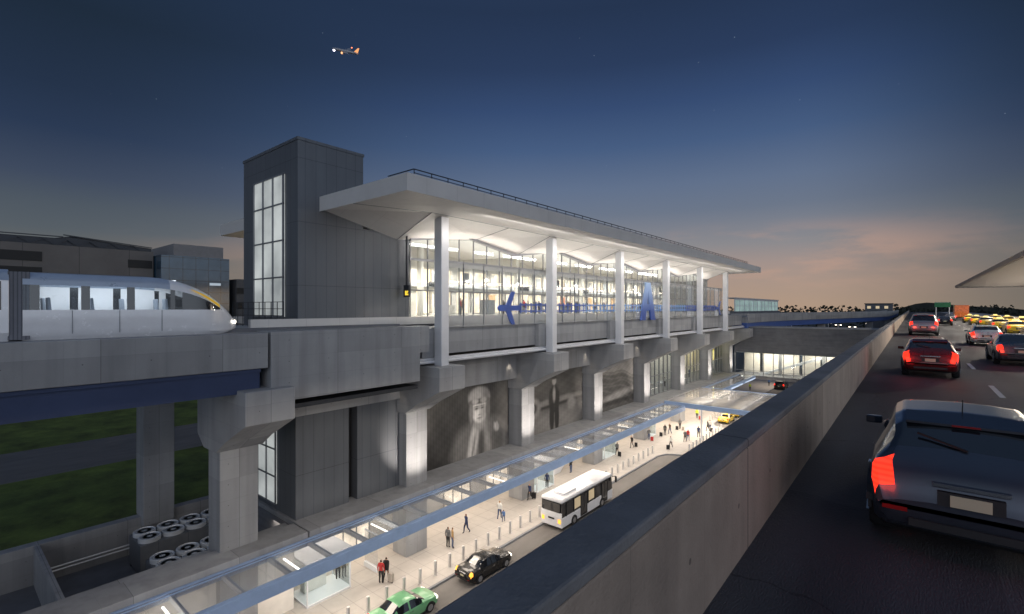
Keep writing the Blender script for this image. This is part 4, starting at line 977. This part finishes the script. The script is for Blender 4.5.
# ------------------------------------------------------------------ pavement furniture
bol=None; k=0
ylist=[16.6+1.42*i for i in range(33)]
bpos=[(-26.85,y) for y in ylist]+[(-23.3,66+1.42*i) for i in range(11)]+[(-26.85,86+1.42*i) for i in range(8)]
for x,y in bpos:
    if bol is None:
        o=bol=MB().lathe([(.15,0),(.15,.03),(.115,.035),(.115,1.0),(.10,1.04),(.02,1.05)],14).build('bollard',M['bollard'],smooth=True)
        tag(o,'grey steel bollard in the row along the pavement kerb','bollard','bollards along the kerb')
    else: o=bol.copy(); C.objects.link(o)
    o.location=(x,y,0)
booth=None
def make_booth(label):
    t=thing('glass_booth',label,'booth',(0,0,0),'glass booths under the canopy')
    MB().box(-1.2,1.2,-1.6,1.6,0,.12).build('plinth',M['steel'],t); MB().box(-1.25,1.25,-1.65,1.65,2.75,2.9).build('roof',M['white'],t,bevel=.03)
    b=MB()
    for x in (-1.15,1.15):
        for y in (-1.55,1.55): b.box(x-.04,x+.04,y-.04,y+.04,.12,2.75)
    b.build('frame',M['steel'],t)
    b=MB(); b.box(1.13,1.16,-1.5,1.5,.15,2.7); b.box(-1.1,1.1,-1.57,-1.54,.15,2.7); b.box(-1.1,1.1,1.54,1.57,.15,2.7); b.build('glazing',M['glass'],t)
    MB().box(-.9,.6,-.9,.9,2.68,2.74).build('ceiling_light',M['lampwhite'],t); MB().box(-.9,-.3,-1,.6,.12,1.0).build('counter',M['cream'],t,bevel=.03)
    return t
bl=[(-31.4,17.3,'glass booth beside the green car, nearest under the canopy'),(-31.6,42.5,'glass booth behind the white shuttle bus'),(-31.6,57,'third glass booth along the pavement under the canopy'),(-31.6,70,'glass booth where the crossing canopy begins')]
bt=make_booth(bl[0][2])
for i,(x,y,lab) in enumerate(bl):
    o=bt if i==0 else dup(bt); o['label']=lab; o.location=(x,y,0)
t=thing('glass_partition','free-standing glass panel on a low steel base beside the booth','partition',(-30.5,21.2,0))
MB().box(-32,-30.4,21.1,21.3,0,.35).build('base',M['steel'],t); MB().box(-32,-30.4,21.18,21.22,.35,2.7).build('pane',M['screenglass'],t); MB().box(-32,-30.4,21.16,21.24,2.7,2.78).build('top_rail',M['steel'],t)
t=thing('escalator','pale escalator rising from the pavement behind the shuttle bus','escalator',(-32,50,0))
MB().prism([(46.5,0),(48,0),(54,4.6),(54,4.9),(52.5,4.9),(46.5,.4)],'x',-33.6,-32.2).build('truss',M['steel'],t)
for x in (-33.6,-32.2): MB().prism([(46.6,.5),(48,.9),(53.2,4.9),(52.2,4.9),(46.6,1.4)],'x',x-.03,x+.03).build('balustrade',M['white'],t)

# ------------------------------------------------------------------ people
def make_person(arms, legs, lean=0):
    J={'pel':(0,0,.95),'sp':(0,lean*.4,1.15),'ch':(0,lean*.8,1.34),'nk':(0,lean,1.49),'hb':(0,lean+.015,1.575),'ht':(0,lean+.03,1.68)}
    Rr={'pel':.135,'sp':.125,'ch':.15,'nk':.055,'hb':.082,'ht':.085}
    E=[('pel','sp'),('sp','ch'),('ch','nk'),('nk','hb'),('hb','ht')]
    for s_,nm in ((-1,'l'),(1,'r')):
        el,wr_=arms[nm]; J['sh'+nm]=(s_*.175,lean*.9,1.40); J['el'+nm]=(s_*el[0],el[1]+lean,el[2]); J['wr'+nm]=(s_*wr_[0],wr_[1]+lean,wr_[2])
        d=(Vector(J['wr'+nm])-Vector(J['el'+nm])).normalized(); h_=Vector(J['wr'+nm])+d*.15; J['ha'+nm]=tuple(h_)
        Rr.update({'sh'+nm:.068,'el'+nm:.05,'wr'+nm:.034,'ha'+nm:.028}); E+=[('ch','sh'+nm),('sh'+nm,'el'+nm),('el'+nm,'wr'+nm),('wr'+nm,'ha'+nm)]
        kn,an=legs[nm]; J['hp'+nm]=(s_*.09,0,.90); J['kn'+nm]=(s_*.10,kn[0],kn[1]); J['an'+nm]=(s_*.10,an[0],an[1]); J['to'+nm]=(s_*.115,an[0]+.15,max(.04,an[1]-.05))
        Rr.update({'hp'+nm:.10,'kn'+nm:.064,'an'+nm:.045,'to'+nm:.04}); E+=[('pel','hp'+nm),('hp'+nm,'kn'+nm),('kn'+nm,'an'+nm),('an'+nm,'to'+nm)]
    names=list(J); idx={n_:i for i,n_ in enumerate(names)}
    me=bpy.data.meshes.new('person_skeleton'); me.from_pydata([J[n_] for n_ in names],[(idx[a],idx[b_]) for a,b_ in E],[])
    o=bpy.data.objects.new('person_skeleton',me); C.objects.link(o)
    sk=o.modifiers.new('skin','SKIN'); sk.use_smooth_shade=True
    for i,n_ in enumerate(names): d=me.skin_vertices[0].data[i]; d.radius=(Rr[n_]*1.05,Rr[n_]*(.8 if n_ in('pel','sp','ch') else 1.05)); d.use_root=(n_=='pel')
    ss=o.modifiers.new('sub','SUBSURF'); ss.levels=ss.render_levels=1
    dg=bpy.context.evaluated_depsgraph_get(); dg.update(); m2=bpy.data.meshes.new_from_object(o.evaluated_get(dg)); bpy.data.objects.remove(o)
    def cls(c):
        best=None
        for a,b_ in E:
            A,B_=Vector(J[a]),Vector(J[b_]); ab=B_-A; t_=max(0,min(1,(c-A).dot(ab)/ab.length_squared)); d=(c-(A+ab*t_)).length-mix(Rr[a],Rr[b_],t_)
            if best is None or d<best[0]: best=(d,a,b_,t_)
        _,a,b_,t_=best
        if a in('nk','hb'): return 4 if (a=='hb' and (c.z>1.66 or c.y<J['hb'][1]-.02) ) else 0
        if a[:2]=='wr': return 0
        if a[:2] in('sh','el') or (a=='ch'): return 1 
        if a=='sp' or (a=='pel' and b_=='sp'): return 1 if c.z>.98 else 2
        if a[:2]=='an': return 3
        return 2
    m2.materials.clear()
    for m in (SKIN[0],CL['navy'],CL['black'],CL['black'],HAIR[0]): m2.materials.append(m)
    for p in m2.polygons: p.material_index=cls(p.center); p.use_smooth=True
    # nose and ears so the head reads from nearby
    m2.name='person'; return m2
def cm(n_,c): return mat('cloth_'+n_,c,.85,var=.12,scale=12)
CL={'navy':cm('navy',(.02,.035,.10)),'black':cm('black',(.015,.015,.017)),'grey':cm('grey',(.12,.12,.125)),'red':cm('red',(.42,.03,.03)),'white':cm('white',(.6,.6,.58)),'tan':cm('tan',(.36,.22,.09)),'hivis':cm('high_visibility',(.62,.80,.04)),'blue':cm('blue',(.08,.16,.36)),'brown':cm('brown',(.10,.06,.04)),'denim':cm('denim',(.06,.09,.17))}
SKIN=[mat('skin_light',(.52,.32,.23),.5,var=.05),mat('skin_brown',(.25,.13,.08),.5,var=.05)]
HAIR=[mat('hair_dark',(.02,.014,.01),.6,var=.2),mat('hair_fair',(.25,.15,.06),.6,var=.2)]
straight={'r':((.24,-.02,1.13),(.25,.04,.88)),'l':((.24,-.02,1.13),(.25,.04,.88))}
legs_s={'r':((.02,.5),(0,.08)),'l':((.02,.5),(-.02,.08))}
legs_w={'r':((.17,.52),(.20,.08)),'l':((-.05,.50),(-.30,.14))}
POSE=[make_person(straight,legs_s),
 make_person({'r':((.23,-.12,1.14),(.24,-.14,.90)),'l':((.23,.10,1.14),(.22,.26,.95))},legs_w,.04),
 make_person({'r':((.23,-.18,1.16),(.26,-.34,.92)),'l':((.23,.06,1.13),(.22,.2,.95))},legs_w,.05),
 make_person({'r':((.22,.02,1.14),(.12,.24,1.20)),'l':((.24,-.02,1.13),(.25,.04,.88))},legs_s)]
def person(x,y,z,rz,pose,top,leg,label,skin=0,hair=0,sc=1.0,group='travellers on the lower pavement'):
    o=bpy.data.objects.new('person',POSE[pose]); C.objects.link(o); o.location=(x,y,z); o.rotation_euler=(0,0,rz); o.scale=(sc,)*3
    for i,m in enumerate((SKIN[skin],CL[top],CL[leg],CL['black'],HAIR[hair])): o.material_slots[i].link='OBJECT'; o.material_slots[i].material=m
    tag(o,label,'person',group); return o
case0=None
def suitcase(x,y,rz,mcol,label,sc=.86):
    global case0
    if case0 is None:
        case0=thing('suitcase',label,'suitcase',(0,0,0),'wheeled suitcases on the pavement')
        MB().box(-.24,.24,-.14,.14,.07,.74).build('shell',CL['black'],case0,bevel=.04)
        q=MB(); q.tube((-.12,-.1,.72),(-.12,-.1,1.02),.012,6); q.tube((.12,-.1,.72),(.12,-.1,1.02),.012,6); q.tube((-.13,-.1,1.02),(.13,-.1,1.02),.018,6); q.build('handle',M['bollard'],case0)
        for s_ in (-.2,.2): MB().lathe([(.05,-.03),(.05,.03)],10,'x',(s_,-.1,.05)).build('wheel',M['rubber'],case0)
        o=case0
    else: o=dup(case0)
    o['label']=label; place(o,x,y,0,rz,sc)
    for ch in o.children:
        if ch.name.startswith('shell'): ch.material_slots[0].link='OBJECT'; ch.material_slots[0].material=mcol
    return o
ppl=[((448,547.5),.2,0,'grey','black','person in grey top standing with companion by the bollards'),((452.5,548),-.6,0,'tan','denim','person in tan jacket beside the one in grey top'),
 ((466.5,533),2.9,1,'navy','navy','person in navy walking alone past the bollards'),((499.5,519),.4,1,'white','denim','adult in white shirt walking with a child'),
 ((530,500),3,2,'navy','black','person in dark blue standing with a black suitcase near the bus'),((547,488),.5,0,'navy','black','person in navy beside the rear of the bus'),
 ((381,583.5),.5,0,'red','black','person in red top standing near the green car'),((386,581),.6,2,'black','black','person in black with pale suitcase beside the one in red'),
 ((338,580),1.2,0,'tan','black','person in tan at the glass booth'),((344,577),-1.6,3,'white','black','person in white shirt facing the glass booth'),
 ((571,473),1.4,3,'black','denim','person in black near the escalator'),((617,455),.2,2,'grey','black','person in grey with suitcase beside the bus front'),((632,448),3.0,2,'black','grey','person in black pulling a suitcase under the canopy'),
 ((649,440),.3,3,'grey','denim','person in grey near the third booth'),((665,435.5),.3,0,'black','black','person in black waiting with a suitcase'),((670,434),2.8,1,'brown','denim','person in brown coat walking behind suitcase'),
 ((680,429),1,0,'grey','black','person in grey beside dark bags under the canopy'),((671,448),3.0,2,'white','black','person in white towing a black suitcase on the widened pavement'),((685,442),.1,1,'grey','black','person in grey walking beside person in red'),
 ((688,441),.1,1,'red','denim','person in red on the widened pavement'),((698.5,437.5),.2,1,'navy','black','person in navy alone on the widened pavement'),((708,431),2.2,2,'black','black','person in black with luggage at the widened kerb'),((710,430.5),.8,0,'white','denim','person in white by the widened kerb near the taxi'),
 ((697,418.5),.1,0,'hivis','black','attendant in yellow vest under the crossing canopy'),((750,390.5),.1,0,'hivis','black','attendant in yellow vest near the footbridge'),((769,386),.3,1,'blue','black','distant person in blue under the footbridge')]
for i,(p,rz,pose,top,leg,lab) in enumerate(ppl):
    q=at(p[0],p[1],0); person(q.x,q.y,0,rz,pose,top,leg,lab,skin=i%3==2,hair=i%5==3)
q=at(503.5,522,0); person(q.x,q.y,0,.4,1,'blue','denim','child in blue walking beside adult in white shirt',sc=.66)
for i,(p,rz,m,lab) in enumerate((((534,498.5),.2,'black','black suitcase beside the person in dark blue near the bus'),((391,582),.2,'grey','pale grey suitcase beside the person in black near the green car'),((619.5,456.5),0,'black','black suitcase by the person in grey at the bus front'),((636,447),.4,'black','large black suitcase pulled under the canopy'),
 ((661,436.5),0,'black','black suitcase of the waiting person in black'),((652,441),.3,'red','red suitcase near the third booth'),((668,449.5),.6,'black','black suitcase towed on the widened pavement'),((677,430),0,'black','dark bag under the canopy beside person in grey'),((683,430.3),.5,'grey','grey case under the canopy'),((711.5,432),.3,'black','black suitcase at the widened kerb'),((700,419.6),.3,'red','red suitcase beside the attendant in yellow vest'))):
    q=at(p[0],p[1],0); suitcase(q.x,q.y,rz,CL[m] if m!='grey' else mat('pale_case',(.4,.36,.32),.4),lab)
for i in range(30):
    x=R.uniform(-38.5,-32.3); y=25+i*2.4+R.uniform(-.8,.8); top=R.choice(['navy','black','grey','brown','red','black','tan'])
    person(x,y,18.75,R.uniform(0,6.28),R.choice([0,1,1,3]),top,R.choice(['black','denim','grey']),'passenger in '+{'navy':'navy','black':'black','grey':'grey','brown':'brown','red':'red','tan':'tan'}[top]+' inside the glass station hall',skin=i%2,group='passengers inside the station hall')
for i in range(8):
    person(R.uniform(-36.4,-33.2),70+i*4.7,5.5,R.uniform(0,6.28),R.choice([0,1]),R.choice(['white','grey','navy']),'black','passenger behind the glazed bays of the lower hall',group='passengers in the lower hall')

# ------------------------------------------------------------------ lamps
LAMP=[1.0,.80,.58]
def area(name,loc,sx,sy,power,rot=(0,0,0),col=(1,.84,.66),spread=None):
    l=bpy.data.lights.new(name,'AREA'); l.shape='RECTANGLE'; l.size=sx; l.size_y=sy; l.energy=power; l.color=col
    if spread: l.spread=spread
    o=bpy.data.objects.new(name,l); C.objects.link(o); o.location=loc; o.rotation_euler=rot; return o
def spot(name,loc,target,power,ang=70,blend=.6,col=(1,.82,.62),r=.12):
    l=bpy.data.lights.new(name,'SPOT'); l.energy=power; l.spot_size=math.radians(ang); l.spot_blend=blend; l.color=col; l.shadow_soft_size=r
    o=bpy.data.objects.new(name,l); C.objects.link(o); o.location=loc; o.rotation_euler=(Vector(target)-Vector(loc)).to_track_quat('-Z','Y').to_euler(); return o
for k in range(5):
    yc=31.5+k*14.5
    for dx in (-38,-33.4):
        for dy in (-4.8,0,4.8): spot('hall_downlight',(dx,yc+dy,24.5),(dx,yc+dy,0),1400,150,.5,col=(1,.87,.73),r=.12)
    area('soffit_uplight',(-32.5,yc,21.5),.5,13,400,rot=(PI,0.0,0),col=(1,.86,.73))
    area('added_facade_fill',(-23.2,yc,25.9),.4,12,420,rot=(0,.75,0),col=(1,.93,.86))  # second lamp is added, unseen at the eave, to brighten emblem and columns
    area('eave_uplight',(-30.4,yc,23.8),.25,13,140,rot=(PI,0,0),col=(1,.88,.77))
area('eave_uplight',(-29.6,22.5,18.9),.4,3,18,rot=(PI,-.25,0),col=(1,.85,.68))
for k in range(13):
    yc=-2+k*9
    area('canopy_light',(-27.4,yc,4.6),1.6,6,300,col=(1,.86,.72))
for k in range(8):
    area('podium_light',(-32.6,19+k*12,4.9),2.6,9,340,col=(1,.85,.70))
for k,y in enumerate(PY[1:]):
    spot('pier_lamp',(-30.6,y-2.6,14.2),(-31.6,y-.9,5),55,75)
    area('wall_washer',(-29.6,y-7.2,5.65),.15,11,12 if k==0 else 22,rot=(0,PI-.42,0),col=(1,.88,.76))
for y in PY[1:]: spot('pier_uplight',(-26.6,y-.3,5.9),(-30.6,y,8.6),2100,64,.9,col=(1,.88,.77))
for k in range(6): spot('kerb_spot',(10.6,56+k*17,25.2),(5.0,50+k*17,16.75),6500,105,.9,col=(1,.87,.72))
for x in (-24,-14):
    area('crossing_light',(x,80,4.7),8,14,1300); area('added_crossing_uplight',(x,80,3.9),.2,14,420,rot=(PI,0,0))  # upward strips are added under the frosted glass to make it glow
for y in (98,108): area('bridge_light',(-24,y,4.8),4,8,500)
for x in (-24,-12): area('footbridge_light',(x,118,9.6),9,5,1000)
area('far_road_light',(-26,134,6),6,10,500)
for y in (75,90): area('lower_hall_light',(-34.8,y,12.4),4,11,300)
area('lower_hall_light',(-34.8,104.6,12.4),4,11,300)
for k in range(8):
    area('road_light',(-18,5+k*13,15.3),3,9,800,col=(1,.86,.72))
for k in range(5): area('taxi_rank_light',(22,66+k*28,25.3),8,20,5200,col=(1,.86,.7))
area('train_cabin_light',(-29.25,5.5,20.8),1.2,5,70,col=(.93,.96,1))

def tail(x,y,z,p):
    l=bpy.data.lights.new('tail_lamp_light','POINT'); l.energy=p; l.color=(1,.05,.02); l.shadow_soft_size=.08
    o=bpy.data.objects.new('tail_lamp_light',l); C.objects.link(o); o.location=(x,y,z)
for x,y,p in ((-.25,6.66,1.6),(1.2,6.66,1.6),(-.15,24.8,7),(1.25,24.8,7),(.2,62.8,10),(1.6,62.8,10),(3.3,32.4,6),(4.7,32.4,6),(3.4,48.2,6),(4.9,48.2,6)): tail(x,y,ZR+.85,p)
# ------------------------------------------------------------------ world, sun, camera
w=bpy.data.worlds.new('World'); S.world=w; w.use_nodes=True; nt=w.node_tree; N=nt.nodes; L=nt.links; bg=N['Background']
tc=N.new('ShaderNodeTexCoord'); nv=N.new('ShaderNodeVectorMath'); nv.operation='NORMALIZE'; L.new(tc.outputs['Generated'],nv.inputs[0])
sx=N.new('ShaderNodeSeparateXYZ'); L.new(nv.outputs[0],sx.inputs[0])
def ramp(stops):
    r=N.new('ShaderNodeValToRGB'); r.color_ramp.interpolation='B_SPLINE' if 0 else 'LINEAR'
    while len(r.color_ramp.elements)<len(stops): r.color_ramp.elements.new(.5)
    for el,(p,c) in zip(r.color_ramp.elements,stops): el.position=p; el.color=(*lin(c),1)
    L.new(sx.outputs[2],r.inputs[0]); return r
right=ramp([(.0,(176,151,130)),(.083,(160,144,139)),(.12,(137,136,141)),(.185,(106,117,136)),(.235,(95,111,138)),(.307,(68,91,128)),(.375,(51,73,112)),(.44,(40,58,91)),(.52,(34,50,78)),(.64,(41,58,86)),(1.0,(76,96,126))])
left=ramp([(.0,(112,107,99)),(.086,(98,100,100)),(.12,(82,91,100)),(.158,(74,84,96)),(.2,(58,70,92)),(.265,(37,53,80)),(.32,(31,46,70)),(.42,(25,39,57)),(.52,(30,46,70)),(.64,(41,58,86)),(1.0,(76,96,126))])  # zenith of both ramps raised, above the view, to light upward faces
def math_(op,a,b=None):
    m=N.new('ShaderNodeMath'); m.operation=op
    for i,v in enumerate((a,b)):
        if v is None: continue
        if isinstance(v,(int,float)): m.inputs[i].default_value=v
        else: L.new(v,m.inputs[i])
    return m.outputs[0]
def dotdir(d):
    v=N.new('ShaderNodeVectorMath'); v.operation='DOT_PRODUCT'; L.new(nv.outputs[0],v.inputs[0]); v.inputs[1].default_value=Vector(d).normalized(); return v.outputs['Value']
def mrange(x,a,b,c=0,d=1):
    m=N.new('ShaderNodeMapRange'); m.interpolation_type='SMOOTHSTEP'; L.new(x,m.inputs[0])
    for i,v in enumerate((a,b,c,d)): m.inputs[i+1].default_value=v
    return m.outputs[0]
def mixc(f,a,b,bt='MIX'):
    m=N.new('ShaderNodeMix'); m.data_type='RGBA'; m.blend_type=bt
    if isinstance(f,(int,float)): m.inputs[0].default_value=f
    else: L.new(f,m.inputs[0])
    for s_,v in ((6,a),(7,b)):
        if isinstance(v,tuple): m.inputs[s_].default_value=(*v,1)
        else: L.new(v,m.inputs[s_])
    return m.outputs[2]
ang=math_('ARCTAN2',sx.outputs[0],sx.outputs[1])
az=math_('MULTIPLY',mrange(ang,math.radians(-84),math.radians(-36)),mrange(ang,math.radians(12),math.radians(-10)))
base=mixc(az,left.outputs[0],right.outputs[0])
# soft cloud streaks near the horizon
mp=N.new('ShaderNodeMapping'); mp.inputs['Scale'].default_value=(2.2,2.2,9); mp.inputs['Rotation'].default_value=(0,.12,0); L.new(nv.outputs[0],mp.inputs[0])
cn=N.new('ShaderNodeTexNoise'); cn.inputs['Scale'].default_value=2.1; cn.inputs['Detail'].default_value=6; cn.inputs['Roughness'].default_value=.55; L.new(mp.outputs[0],cn.inputs[0])
cf=math_('MULTIPLY',mrange(cn.outputs[0],.46,.66),math_('MULTIPLY',mrange(sx.outputs[2],.0,.10),mrange(sx.outputs[2],.165,.10)))
base=mixc(math_('MULTIPLY',math_('MULTIPLY',cf,az),.6),base,lin((204,160,138)))
# stars
vo=N.new('ShaderNodeTexVoronoi'); vo.inputs['Scale'].default_value=70; L.new(nv.outputs[0],vo.inputs['Vector'])
sr=N.new('ShaderNodeSeparateXYZ'); L.new(vo.outputs['Color'],sr.inputs[0])
star=math_('MULTIPLY',math_('LESS_THAN',vo.outputs['Distance'],.045),math_('MULTIPLY',mrange(sr.outputs[0],.80,1.0),mrange(sx.outputs[2],.16,.4)))
base=mixc(star,base,(.20,.24,.29),'ADD')
# bluish glow added behind the viewer to lift the ambient light
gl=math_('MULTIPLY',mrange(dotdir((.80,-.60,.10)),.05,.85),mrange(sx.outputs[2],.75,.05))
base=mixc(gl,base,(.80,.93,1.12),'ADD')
# faint physical twilight sky under the gradient
sk=N.new('ShaderNodeTexSky'); sk.sky_type='NISHITA'; sk.sun_disc=False; sk.sun_elevation=math.radians(1.0); sk.sun_rotation=math.radians(127)
base=mixc(.006,base,sk.outputs[0],'ADD')
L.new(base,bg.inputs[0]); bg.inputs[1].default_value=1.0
sl=bpy.data.lights.new('sun','SUN'); sl.energy=.15; sl.angle=math.radians(14); sl.color=(1,.86,.74)
so=bpy.data.objects.new('sun',sl); C.objects.link(so); so.rotation_euler=Vector((-.80,.60,-.36)).to_track_quat('-Z','Y').to_euler()

cam=bpy.data.cameras.new('camera'); cam.sensor_width=36; cam.lens=F*36/1024; cam.clip_end=5000; cam.clip_start=.05; cam.shift_y=-.001*0+.001
co=bpy.data.objects.new('camera',cam); C.objects.link(co); co.location=(0,0,CAMZ); co.rotation_euler=(PI/2,0,math.atan2(SN,CS)); S.camera=co
S.view_settings.view_transform='Standard'; S.view_settings.look='None'; S.view_settings.exposure=0; S.view_settings.gamma=1
S.render.engine='CYCLES'; S.cycles.use_denoising=True; S.cycles.max_bounces=6; S.cycles.transparent_max_bounces=24; S.cycles.sample_clamp_indirect=4; S.cycles.sample_clamp_direct=0
try: S.cycles.denoiser='OPENIMAGEDENOISE'
except Exception: pass
S.cycles.use_adaptive_sampling=True; S.cycles.adaptive_threshold=.02
